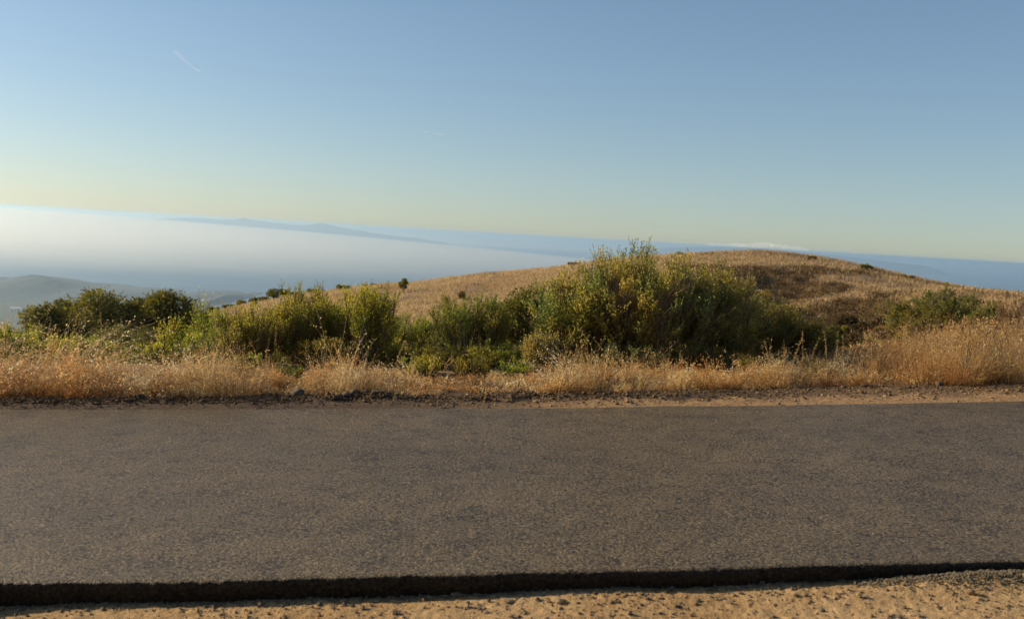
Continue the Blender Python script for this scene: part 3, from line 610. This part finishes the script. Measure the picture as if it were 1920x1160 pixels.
def pcol(rng, n, names, w=None):
    A = np.array(sum([PAL[k] for k in names], [])); return A[rng.integers(0, len(A), n)] * rng.uniform(.8, 1.15, (n, 1))
rng = np.random.default_rng(7)
# height profile of the grass along the verge, in photo pixels -> metres
HX = np.interp
def prof(x, xs_px, vals):
    xx = [on_plane(p, 735)[0] for p in xs_px]; return np.interp(x, xx, vals)
PX = [-100, 0, 60, 150, 230, 300, 350, 410, 470, 520, 545, 565, 600, 660, 730, 780, 830, 900, 960, 1010, 1060, 1120, 1180, 1240, 1300, 1380, 1450, 1520, 1580, 1640, 1690, 1740, 1800, 1860, 1920, 2100]
HV = [.40, .38, .38, .40, .22, .16, .30, .46, .30, .12, .03, .18, .34, .36, .18, .11, .10, .12, .10, .15, .34, .28, .20, .17, .17, .17, .18, .18, .15, .22, .32, .38, .42, .38, .40, .40]
def verge_pts(n, d0, d1, x0=-7.2, x1=7.6):
    x = rng.uniform(x0, x1, n); d = rng.uniform(0, 1, n) ** 1.15
    y = base_y(x) + .02 + (d0 + (d1 - d0) * d) + .10 * fbm(x / .35, x * 0, 77, 3) * 2
    z = np.where(y < base_y(x) + 1.0, np.maximum(verge_z(x, np.minimum(y, base_y(x) + 1.15)) - .02, ground_z(x, y)), ground_z(x, y)); return x, y, z
def field(name, label, n, pal, d0, d1, hs, seed, mask=None, lean=(0, 0), per=26, R=.10, out=.55, wob=.28, **kw):
    """tussocks: every clump has its own height, lean and tone"""
    global rng
    rng = np.random.default_rng(seed); nc = n // per; cx, cy, cz = verge_pts(nc, d0, d1)
    ok = rng.random(nc) < (mask(cx, cy) if mask is not None else 1.0)
    ok &= rng.random(nc) < sstep(-.13, .10, fbm(cx / .45, cy / .35, seed + 9, 3)) * .97 + .03
    cx, cy = cx[ok], cy[ok]; nc = len(cx); ch = rng.lognormal(-.12, .5, nc) * (1 + 1.1 * fbm(cx / .5, cy / .4, seed + 4, 3)); ch = np.clip(ch, .2, 1.9); clx = rng.normal(0, wob, nc); cly = rng.normal(0, wob, nc)
    A = np.array(sum([PAL[k] for k in pal], [])); ct = A[rng.integers(0, len(A), nc)] * (1 + 1.1 * fbm(cx / .8, cy / .5, seed + 14, 3))[:, None] * (1 + np.array([-.1, .1, .35]) * fbm(cx / 1.1, cy / .8, 15, 2)[:, None] * 2) * rng.uniform(.72, 1.2, (nc, 1)); Rc = R * rng.uniform(.5, 1.5, nc)
    i = rng.integers(0, nc, nc * per); a = rng.uniform(0, 6.283, len(i)); r = np.sqrt(rng.random(len(i))); ox, oy = r * np.cos(a), r * np.sin(a)
    x = cx[i] + ox * Rc[i]; y = cy[i] + oy * Rc[i] * .8; y = np.maximum(y, base_y(x) + .05 * rng.normal(size=len(x)))
    z = np.where(y < base_y(x) + 1.0, verge_z(x, np.minimum(y, base_y(x) + 1.15)) - .02, ground_z(x, y))
    h = prof(x, PX, HV) * hs * ch[i] * rng.uniform(.35, 1.1, len(x)) * (1.05 - .35 * r)
    c = ct[i] * rng.uniform(.82, 1.15, (len(i), 1))
    return grass(name, label, x, y, z, h, c, seed, lean=(lean[0] + clx[i] + out * ox, lean[1] + cly[i] + out * oy), **kw)
def band(a, b, soft=.25):
    xa, xb = on_plane(a, 735)[0], on_plane(b, 735)[0]
    return lambda x, y: sstep(xa - soft, xa + soft, x) * (1 - sstep(xb - soft, xb + soft, x))
field('dry_grass', 'golden dry wild oats along the whole far verge', 32000, ['gold', 'straw', 'rust'], 0, 1.1, 1.0, 11, heads=8, R=.12)
field('dry_grass', 'pinkish wind-combed grass leaning right at the left end of the verge', 26000, ['pink', 'straw', 'rust'], 0, 1.0, 1.6, 12, mask=band(-200, 330), lean=(.7, -.05), heads=9, headL=.026, spread=.3)
field('dry_grass', 'rusty brown fine-stemmed grass standing before the dense upright green shrub', 14000, ['rust', 'gold'], .1, 1.2, 1.2, 13, mask=band(340, 520, .15), lean=(.1, 0), spread=.14, heads=10, headL=.013, out=.4, R=.16, per=60, w=.004)
field('dry_grass', 'tangled brown grass stems under the golden grass', 26000, ['brown', 'rust', 'brown'], 0, 1.4, .75, 14, heads=3, spread=.4)
field('dry_grass', 'upright brown-gold grass on the right part of the verge', 30000, ['gold', 'brown', 'rust'], 0, 1.9, 1.25, 15, mask=band(1620, 2200), heads=8, spread=.2, R=.14, per=40)
field('dry_grass', 'short pale straw grass at the foot of the tallest shrub', 18000, ['straw', 'gold'], 0, .8, 1.0, 16, mask=band(1000, 1500), heads=8, spread=.12, headL=.02)
field('dry_grass', 'golden mound of dry weeds behind the row of rocks', 16000, ['gold', 'straw'], .05, .8, 1.15, 61, mask=band(575, 740, .08), heads=12, headL=.014, per=80, R=.2, out=.7)
field('dry_grass', 'rust orange dry weeds near the right end of the verge', 12000, ['rust'], .0, .7, .85, 62, mask=band(1790, 1900, .1), heads=12, headL=.012, per=80, R=.2, out=.7)
field('dry_grass', 'rusty weed patch at the left foot of the tallest shrub', 5000, ['rust', 'gold'], .1, .7, 1.1, 63, mask=band(1035, 1100, .08), heads=10, headL=.014, per=60, R=.14, out=.4)
rng = np.random.default_rng(28); n = 16000; Yg = np.exp(rng.uniform(math.log(12.6), math.log(46), n)); ug = rng.uniform(-.62, .12, n); Xg = ug * Yg
ok = rng.random(n) < sstep(-.15, .1, fbm(Xg / 2, Yg / 2, 29, 3)); Xg, Yg = Xg[ok], Yg[ok]; n = len(Xg)
G_ = np.concatenate([GREEN['olive'], GREEN['dark']])
grass('undergrowth', 'green weedy undergrowth between the shrubs on the slope', Xg, Yg, ground_z(Xg, Yg) - .02, rng.uniform(.10, .38, n), G_[rng.integers(0, 8, n)] * .4, 30, w=.012, heads=14, headL=.04, headW=.5, mat='leaf')
field('dry_grass', 'sparse taller wisps of wild oat rising over the verge grass', 5200, ['straw', 'gold'], .05, 1.1, 1.75, 64, heads=9, headL=.02, per=6, R=.10, out=.35, wob=.3, w=.0036)
# ground cover behind, hides bare soil between shrubs
rng = np.random.default_rng(18); n = 30000; Yg = np.exp(rng.uniform(math.log(12), math.log(40), n)); ug = rng.uniform(-.62, .62, n); k_ = rng.random(n) < sstep(.2, .4, ug); Yg, ug = Yg[k_], ug[k_]; n = len(Yg); Xg = ug * Yg
grass('dry_grass', 'dull dry grass between the shrubs on the slope', Xg, Yg, ground_z(Xg, Yg) - .02, rng.uniform(.2, .5, n) * (.3 + .7 * sstep(.4, .46, ug)), pcol(rng, n, ['brown', 'gold']), 19, w=.012, heads=3, headL=.05)

# tall single stalks that stand out of the grass: countable plants
def stalk(px, py_base, Y, py_top, lean_px, label, seed, colr=(.50, .37, .18), name='grass_stalk'):
    a = at(px, py_base, Y); g = float(ground_z(a[0], a[1])); top = at(px + lean_px, py_top, Y); H = top[2] - g
    r_ = np.random.default_rng(seed); t = np.linspace(0, 1, 9)[None, :, None]
    P0 = np.array([0, 0, 0.]); P2 = np.array([top[0] - a[0], r_.normal() * .05, H]); P1 = np.array([0.15 * P2[0], 0, H * .6])
    PL = (1 - t) ** 2 * P0 + 2 * t * (1 - t) * P1 + t * t * P2
    V, Q = tubes(PL, np.linspace(.0032, .0012, 9)[None] * np.ones((1, 1)), 3)
    n = 60; tt = r_.uniform(.55, 1.02, n)[:, None]; Pp = (1 - tt) ** 2 * P0 + 2 * tt * (1 - tt) * P1 + tt * tt * P2 + r_.normal(size=(n, 3)) * .0045
    LV, LQ = leaves(Pp, norm(r_.normal(size=(n, 3)) * .6 + [P2[0], 0, H * .8]), r_.uniform(.012, .024, n), .0045, r_)
    nb = 5; tb = r_.uniform(.1, .5, nb)[:, None]; Pb = (1 - tb) ** 2 * P0 + 2 * tb * (1 - tb) * P1 + tb * tb * P2
    BV, BQ = leaves(Pb, norm(r_.normal(size=(nb, 3)) * .7 + [0, 0, .9]), .16, .005, r_)
    V2, Q2, _ = merge([(V, Q), (LV, LQ), (BV, BQ)]); c = np.array(colr)[None] * r_.uniform(.75, 1.2, (len(V2), 1))
    o = mesh_q(name, V2, Q2, M['grass'], col=c); o.location = (a[0], a[1], g)
    return tag(o, label, 'grass stalk', 'tall single stalks standing out of the grass')
ST_ = [(1440,640,-6,'leaning stalk standing leftmost before the dark sloping shrub'),(1462,652,10,'short stalk in the left of the tall stalks'),(1478,636,26,'stalk with a drooping tip before the dark sloping shrub'),(1502,622,2,'tallest straight stalk before the dark rounded shrub'),
 (1512,640,18,'right-leaning stalk beside the tallest straight one'),(1548,622,-6,'left-leaning stalk at the right end of the dark rounded shrub'),(1562,640,12,'thick pale stalk standing between bent ones'),(1576,626,4,'slender stalk against the dark ravine'),(1588,652,22,'right-leaning stalk at the edge of the ravine'),
 (1596,664,28,'last stalk on the right, strongly bent, before the ravine'),(735,640,24,'pale bent stalk right of the orange tape'),(650,640,26,'grey bent stalk left of the orange tape'),(800,672,16,'short pale stalk in the middle of the verge'),(822,664,28,'arched pale stalk in the middle of the verge'),(772,680,6,'short upright stalk below the leafy shrub'),
 (125,594,24,'tall brown stalk bent right before the oaks'),(85,618,22,'thin brown stalk arching near the left edge'),(268,612,34,'reddish plume-like stalk before the dark thicket'),(150,640,90,'long stalk bent flat by the wind at the left'),(180,645,76,'curved wind-bent stalk above the pinkish grass'),
 (1692,610,6,'upright straw stalk left of the flat-topped shrub'),(1890,600,2,'straight tall stalk near the right edge'),(1910,598,4,'rightmost tall stalk at the edge of the picture'),(510,600,14,'reddish stalk leaning before the broom-like shrub')]
for k, (px, top, ln, lab) in enumerate(ST_):
    stalk(px, 735, 10.45 if k not in (15, 16, 17) else 11.3, top, ln, lab, 900 + k, (.42,.28,.13) if k in (15, 16, 17, 23) else (.56, .43, .22))

# -- grass on the hill: tussocks of broad blades
rng = np.random.default_rng(31); n = 260000
w_ = rng.uniform(math.log(48), math.log(134), n); Yh = np.exp(w_); uh = rng.uniform(-.34, .62, n); Xh = uh * Yh
d_ = fbm(Xh / 2.2, Yh / 3.5, 35, 3); ok = rng.random(n) < sstep(-.25, .0, d_); Xh, Yh = Xh[ok], Yh[ok]; n = len(Xh)
hc = pcol(rng, n, ['pink', 'straw', 'pink']) * 1.05
br = rng.random(n) < sstep(.0, .12, fbm(Xh / 7, Yh / 5, 37, 4)) * sstep(.02, .16, Xh / Yh) * (1 - sstep(.35, .42, Xh / Yh)) * .7 * crest_free(Xh / Yh, Yh) + np.exp(-((Xh / Yh - .29) / .07) ** 2 - (np.log(Yh / 62) / .16) ** 2) + sstep(.1, .2, fbm(Xh / 4, Yh / 7, 36, 3)) * .5 + sstep(.1, .3, Xh / Yh) * .25; hc[br] = pcol(rng, br.sum(), ['brown', 'brown', 'gold']) * .6  # darker blades repeat the painted shade streaks, shaded right flank and ravine
Z_ = ground_z(Xh, Yh)
grass('hill_grass', 'dry straw-coloured grass tussocks covering the rounded hill', Xh, Yh, Z_ - .02, rng.uniform(.16, .38, n) , hc, 32, w=.06, heads=3, headL=.13, headW=.25, nseg=2, mat='hillgrass', spread=.35)

rng = np.random.default_rng(43); n = 14000; Yh = np.exp(rng.uniform(math.log(52), math.log(126), n)); uh = rng.uniform(.0, .6, n); Xh = uh * Yh
ok = rng.random(n) < (sstep(.03, .16, fbm(Xh / 7, Yh / 5, 37, 4)) * sstep(.02, .16, uh) * (1 - sstep(.35, .41, uh)) * .55 * crest_free(uh, Yh) + .9 * np.exp(-((uh - .29) / .07) ** 2 - (np.log(Yh / 62) / .16) ** 2)) * (Yh < np.interp(uh, [.29, .35, .42, .52], [126, 120, 106, 90])); Xh, Yh = Xh[ok], Yh[ok]; n = len(Xh)  # clumps added where mounds lie in shade; in the ravine also real brush
per = 40; i_ = np.repeat(np.arange(n), per); v_ = norm(rng.normal(size=(n * per, 3))) * [1, 1, .8]; rr_ = (rng.uniform(.25, .6, n)[i_] * rng.uniform(.3, 1, n * per))[:, None]
P_ = np.stack([Xh, Yh, ground_z(Xh, Yh) + .12], -1)[i_] + v_ * rr_; LV, LQ = leaves(P_, norm(v_ + rng.normal(size=v_.shape)), .15, .07, rng)
tag(mesh_q('hill_shade_scrub', LV, LQ, M['oak'], col=leafcol(rng, n * per, 'scrub')), 'low dark brown scrub added as shade patches over the right side of the hill', 'scrub', kind='stuff')

# ------------------------------------------------------------------ rocks, clods, pebbles
import bmesh
def rock_mesh(seed, sub=2, rough=.35):
    bm = bmesh.new(); bmesh.ops.create_icosphere(bm, subdivisions=sub, radius=.5)
    r_ = np.random.default_rng(seed); V = np.array([v.co[:] for v in bm.verts]); F = np.array([[l.index for l in f.verts] for f in bm.faces])
    bm.free()
    for k in range(7):                                       # chip flat facets off
        d = norm(r_.normal(size=3)); c = r_.uniform(.28, .42); s = V @ d; V = V - np.maximum(s - c, 0)[:, None] * d
    V = V * (1 + rough * fbm(V[:, 0] * 4 + seed, V[:, 1] * 4 + V[:, 2] * 3, seed, 3)[:, None]); return V, F
ROCKT = [rock_mesh(s) for s in range(6)]; ROCKS = [rock_mesh(s + 20, 1, .5) for s in range(6)]
def scatter(name, label, X, Y, Z, SZ, mat, seed, cat='stones', kind='stuff', lib=ROCKS, flat=.7):
    r_ = np.random.default_rng(seed); parts = []; k = r_.integers(0, len(lib), len(X))
    for j, (V, F) in enumerate(lib):
        s = np.where(k == j)[0]
        if not len(s): continue
        a = r_.uniform(0, 6.28, len(s)); sc = SZ[s][:, None] * r_.uniform(.7, 1.3, (len(s), 3)) * [1, 1, flat]
        W_ = V[None] * sc[:, None]; x = W_[..., 0] * np.cos(a)[:, None] - W_[..., 1] * np.sin(a)[:, None]; y = W_[..., 0] * np.sin(a)[:, None] + W_[..., 1] * np.cos(a)[:, None]
        W_ = np.stack([x + X[s][:, None], y + Y[s][:, None], W_[..., 2] + Z[s][:, None]], -1)
        parts.append((W_.reshape(-1, 3), (F[None] + (np.arange(len(s)) * len(V))[:, None, None]).reshape(-1, 3)))
    V, F, _ = merge(parts); o = mesh_q(name, V, F, mat); return tag(o, label, cat, kind=kind)
r_ = np.random.default_rng(55)
n = 14000; x = r_.uniform(-7.5, 8, n); t = np.clip(r_.normal(.72, .22, n), .06, 1.1); y = far_y(x) + t * (base_y(x) - far_y(x)); sz = np.exp(r_.normal(math.log(.015), .5, n)) * (1 - .2 * sstep(.5, 2.5, x))
scatter('soil_clods', 'dark crumbled soil clods along the far edge of the road', x, y, verge_z(x, y) + sz * .12, np.minimum(sz, .085), M['clod'], 56)
n = 1500; x = r_.uniform(-1, 8, n); y = far_y(x) + r_.uniform(.05, 1, n) * (base_y(x) - far_y(x)); sz = np.exp(r_.normal(math.log(.013), .5, n))
scatter('pale_gravel', 'small pale stones scattered on the right of the far verge', x, y, verge_z(x, y) + sz * .15, np.minimum(sz, .05), M['pebble'], 57)
n = 7000; x = r_.uniform(-3.2, 3.6, n); y = near_y(x) - .06 - r_.uniform(0, 1, n) * 1.1; ok = r_.random(n) < sstep(-.25, .15, fbm(x / .25, y / .2, 91, 3)); x, y = x[ok], y[ok]; n = len(x); sz = np.exp(r_.normal(math.log(.009), .55, n))
scatter('pebbles', 'small pebbles and dirt crumbs on the sunlit near shoulder', x, y, near_z(x, y) + sz * .15, np.minimum(sz, .035), M['pebble'], 58)
n = 2200; x = r_.uniform(-3.2, 3.6, n); y = near_y(x) - .05 - r_.uniform(0, 1, n) ** 1.3 * 1.1; sz = np.exp(r_.normal(math.log(.011), .5, n))
scatter('dark_grit', 'dark grit and soil crumbs strewn over the near shoulder', x, y, near_z(x, y) + sz * .15, np.minimum(sz, .04), M['rock'], 61)
n = 5200; x = 1.7 + 1.9 * r_.uniform(0, 1, n) ** .7; y = near_y(x) - .02 - np.abs(r_.normal(0, .10, n)) * (.4 + .6 * sstep(1.7, 2.6, x)); sz = r_.uniform(.006, .017, n)
scatter('asphalt_crumbs', 'pile of loose asphalt crumbs at the right end of the near edge', x, y, near_z(x, y) + sz * .25 + .008 * r_.random(n), sz, M['grit'], 59)
n = 2600; x = r_.uniform(-3.2, 3.6, n); y = near_y(x) + .01 - np.abs(r_.normal(0, .03, n)); sz = np.exp(r_.normal(math.log(.009), .4, n))
scatter('asphalt_crumbs', 'loose dark crumbs fallen along the foot of the asphalt edge', x, y, near_z(x, y) + sz * .2, sz, M['grit'], 60)
ROCK = [(707,748,30,'grey egg-shaped rock lying frontmost in the row of rocks',(.21,.18,.135)),(664,748,26,'upright rounded rock in the middle of the row of rocks',None),(683,746,22,'brown rock right of the upright rounded rock',None),(650,750,24,'dark rock left of the upright rounded rock',None),
 (632,752,26,'low dark rock at the left end of the row of rocks',None),(695,742,26,'dark rock behind the grey egg-shaped rock',None),(710,738,24,'topmost dark rock at the back of the row',None),(730,743,20,'small dark rock right behind the egg-shaped rock',None),(742,752,16,'small brown rock at the right end of the row of rocks',None),
 (557,748,36,'large dark soil lump alone left of the row of rocks',None),(684,755,12,'small pale stone wedged at the foot of the row of rocks',(.24,.19,.12)),(974,744,18,'rounded stone at the grass edge in the middle of the verge',None),
 (1714,728,14,'pale tan stone on the right of the verge',(.30,.22,.13)),(1760,724,20,'brown stone at the foot of the right grass',None),(1655,727,12,'pale flat stone at the foot of the right grass',(.30,.23,.15)),(1581,727,12,'rounded pale stone below the tall stalks',(.28,.21,.13)),(1620,726,16,'brown flat stone below the ravine',None),(1465,725,14,'small dark stone at the grass edge below the dark shrub',None)]
for k, (px, py, w, lab, c) in enumerate(ROCK):
    p = on_plane(px, py + 3); Wm = w / FPX * p[1] * .78; V, F = ROCKT[k % 6]
    a = r_.uniform(0, 6.28); R_ = np.array([[math.cos(a), -math.sin(a), 0], [math.sin(a), math.cos(a), 0], [0, 0, 1]]); V = (V @ R_.T) * [Wm * 1.15, Wm * .9, Wm * (.75 if k else .62)]
    mt = M['rock']
    o = mesh_q('rock', V, F, M['palerock'] if c else mt, smooth=False); o.location = (p[0], p[1], float(verge_z(p[0], p[1])) + Wm * .18)
    tag(o, lab, 'rock', 'rocks on the far verge')
NR = [(858,1108,26,'flat brown clod lying on the shadow edge of the asphalt',.35),(806,1114,10,'small upright clod beside the shadow edge',.8),(1302,1128,14,'round tan pebble on the near shoulder',.7),(1820,1118,16,'largest pale pebble in front of the asphalt crumbs',.8),(1615,1112,8,'dark small pebble near the crumbs',.8),(950,1121,26,'flat light pebble in the middle of the near shoulder',.35),(645,1119,16,'crumbly clod at the left of the near shoulder',.6),(1052,1126,20,'tan clod with a cast shadow on the near shoulder',.6)]
for k, (px, py, w, lab, fl) in enumerate(NR):
    p = on_plane(px, py, -LIP); Wm = w / FPX * p[1] * 1.1; V, F = ROCKT[(k + 2) % 6]; V = V * [Wm * 1.1, Wm * .8, Wm * fl]
    o = mesh_q('pebble', V, F, M['pebble']); o.location = (p[0], p[1], float(near_z(p[0], p[1])) + Wm * fl * .2); tag(o, lab, 'pebble', 'pebbles on the near shoulder')

# orange marking tape hanging in the shrub
m, N, L, P = new_mat('orange_tape'); P.inputs['Base Color'].default_value = (.75, .09, .015, 1); P.inputs['Roughness'].default_value = .4; M['tape'] = m
a = at(667, 690, 11.2); V = []; 
for k in range(9):
    t = k / 8; V += [(.012 * math.sin(t * 7), .01 * t, .14 - .15 * t), (.022 + .014 * math.sin(t * 7 + 1.2), .012 + .01 * t, .14 - .15 * t)]
o = mesh_q('marking_tape', np.array(V), [(2*k, 2*k+1, 2*k+3, 2*k+2) for k in range(8)], M['tape']); so_ = o.modifiers.new('s', 'SOLIDIFY'); so_.thickness = .002
o.location = a; tag(o, 'strip of orange marking tape hanging in the shrub above the golden grass', 'marking tape')
# white building on the coastal plain
a = at(31, 583, 4290); m, N, L, P = new_mat('white_wall'); P.inputs['Base Color'].default_value = (.75, .72, .68, 1); M['white'] = m
m, N, L, P = new_mat('grey_roof'); P.inputs['Base Color'].default_value = (.45, .44, .43, 1); M['groof'] = m
m, N, L, P = new_mat('dark_door'); P.inputs['Base Color'].default_value = (.06, .06, .07, 1); M['ddoor'] = m
gz = float(ground_z(a[0], 3800.)); e_ = empty('warehouse', (a[0], a[1], -448.6))
def box(x0, x1, y0, y1, z0, z1):
    V = [(x0,y0,z0),(x1,y0,z0),(x1,y1,z0),(x0,y1,z0),(x0,y0,z1),(x1,y0,z1),(x1,y1,z1),(x0,y1,z1)]
    return np.array(V, float), np.array([(0,3,2,1),(4,5,6,7),(0,1,5,4),(1,2,6,5),(2,3,7,6),(3,0,4,7)])
mesh_q('wall', *box(-24, 24, -12, 12, -2, 13), M['white'], parent=e_)
rv = np.array([(-25,-13,13.01),(25,-13,13.01),(25,0,17),(-25,0,17),(25,13,13.01),(-25,13,13.01)], float)
mesh_q('roof', rv, [(0,1,2,3),(3,2,4,5),(0,5,4,1)], M['groof'], parent=e_)
for dx in (-15, 0, 15): mesh_q('door', *box(dx-3, dx+3, -12.3, -12.05, 0, 7), M['ddoor'], parent=e_)
tag(e_, 'long white warehouse far below beside the blue coastal hills', 'building')

# clouds
def cloud(name, label, blobs, mat, seed, nf=.35):
    bm = bmesh.new(); 
    for (x, y, z, rx, ry, rz) in blobs:
        r = bmesh.ops.create_icosphere(bm, subdivisions=3, radius=1.0)
        for v in r['verts']: v.co = (x + v.co.x * rx, y + v.co.y * ry, z + v.co.z * rz)
    V = np.array([v.co[:] for v in bm.verts]); F = np.array([[l.index for l in f.verts] for f in bm.faces]); bm.free()
    return tag(mesh_q(name, V, F, mat, smooth=True), label, 'cloud', 'clouds in the sky')
def m_cloud(name, dens, an=.5):
    m = bpy.data.materials.new(name); m.use_nodes = True; N = m.node_tree.nodes; L = m.node_tree.links; N.remove(N['Principled BSDF'])
    pv = N.new('ShaderNodeVolumePrincipled'); pv.inputs['Color'].default_value = (1, 1, 1, 1); pv.inputs['Density'].default_value = dens; pv.inputs['Anisotropy'].default_value = an
    L.new(pv.outputs[0], N['Material Output'].inputs['Volume']); return m
mc = bpy.data.materials.new('cloud_white'); mc.use_nodes = True; mc.node_tree.nodes['Principled BSDF'].inputs['Base Color'].default_value = (.85, .83, .8, 1); mc.node_tree.nodes['Principled BSDF'].inputs['Roughness'].default_value = 1
r_ = np.random.default_rng(77); Yc = 61500.
for j, (a0, a1, hpx) in enumerate([(1312,1395,7),(1395,1445,9),(1445,1512,6)]):
    bl = []
    for k in range(12):
        px = lerp(a0, a1, (k + r_.random()) / 12); top = np.interp(px, [1312,1360,1395,1430,1470,1512], [463,459,462,460,464,471]) + r_.uniform(-1, 3)
        p = at(px, top - 1, Yc); bl.append((p[0], p[1], p[2], r_.uniform(180, 420), 500, r_.uniform(60, 60 + 18 * hpx)))
    cloud('cloud', ['left part of the row of tiny white clouds above the hill crest', 'tallest puff of the row of tiny white clouds above the hill crest', 'right tapering part of the row of tiny white clouds above the hill crest'][j], bl, m_cloud('far_cloud_air', .0006), 700 + j)
p0, p1 = at(330, 99, 30000), at(373, 132, 30000)
bl = [(*(p0 + (p1 - p0) * t), 95, 120, 55) for t in np.linspace(0, 1, 16)]
cloud('cloud_wisp', 'short diagonal streak of thin cloud high at the upper left', bl, m_cloud('thin_cloud_air', 6e-4), 710)
p0, p1 = at(795, 247, 30000), at(830, 253, 30000)
cloud('cloud_wisp', 'faint tiny cloud wisp in the middle of the sky', [(*(p0 + (p1 - p0) * t), 90, 120, 26) for t in (0, .12, .6, .8, 1)], m_cloud('thin_cloud_air', 8e-4), 711)
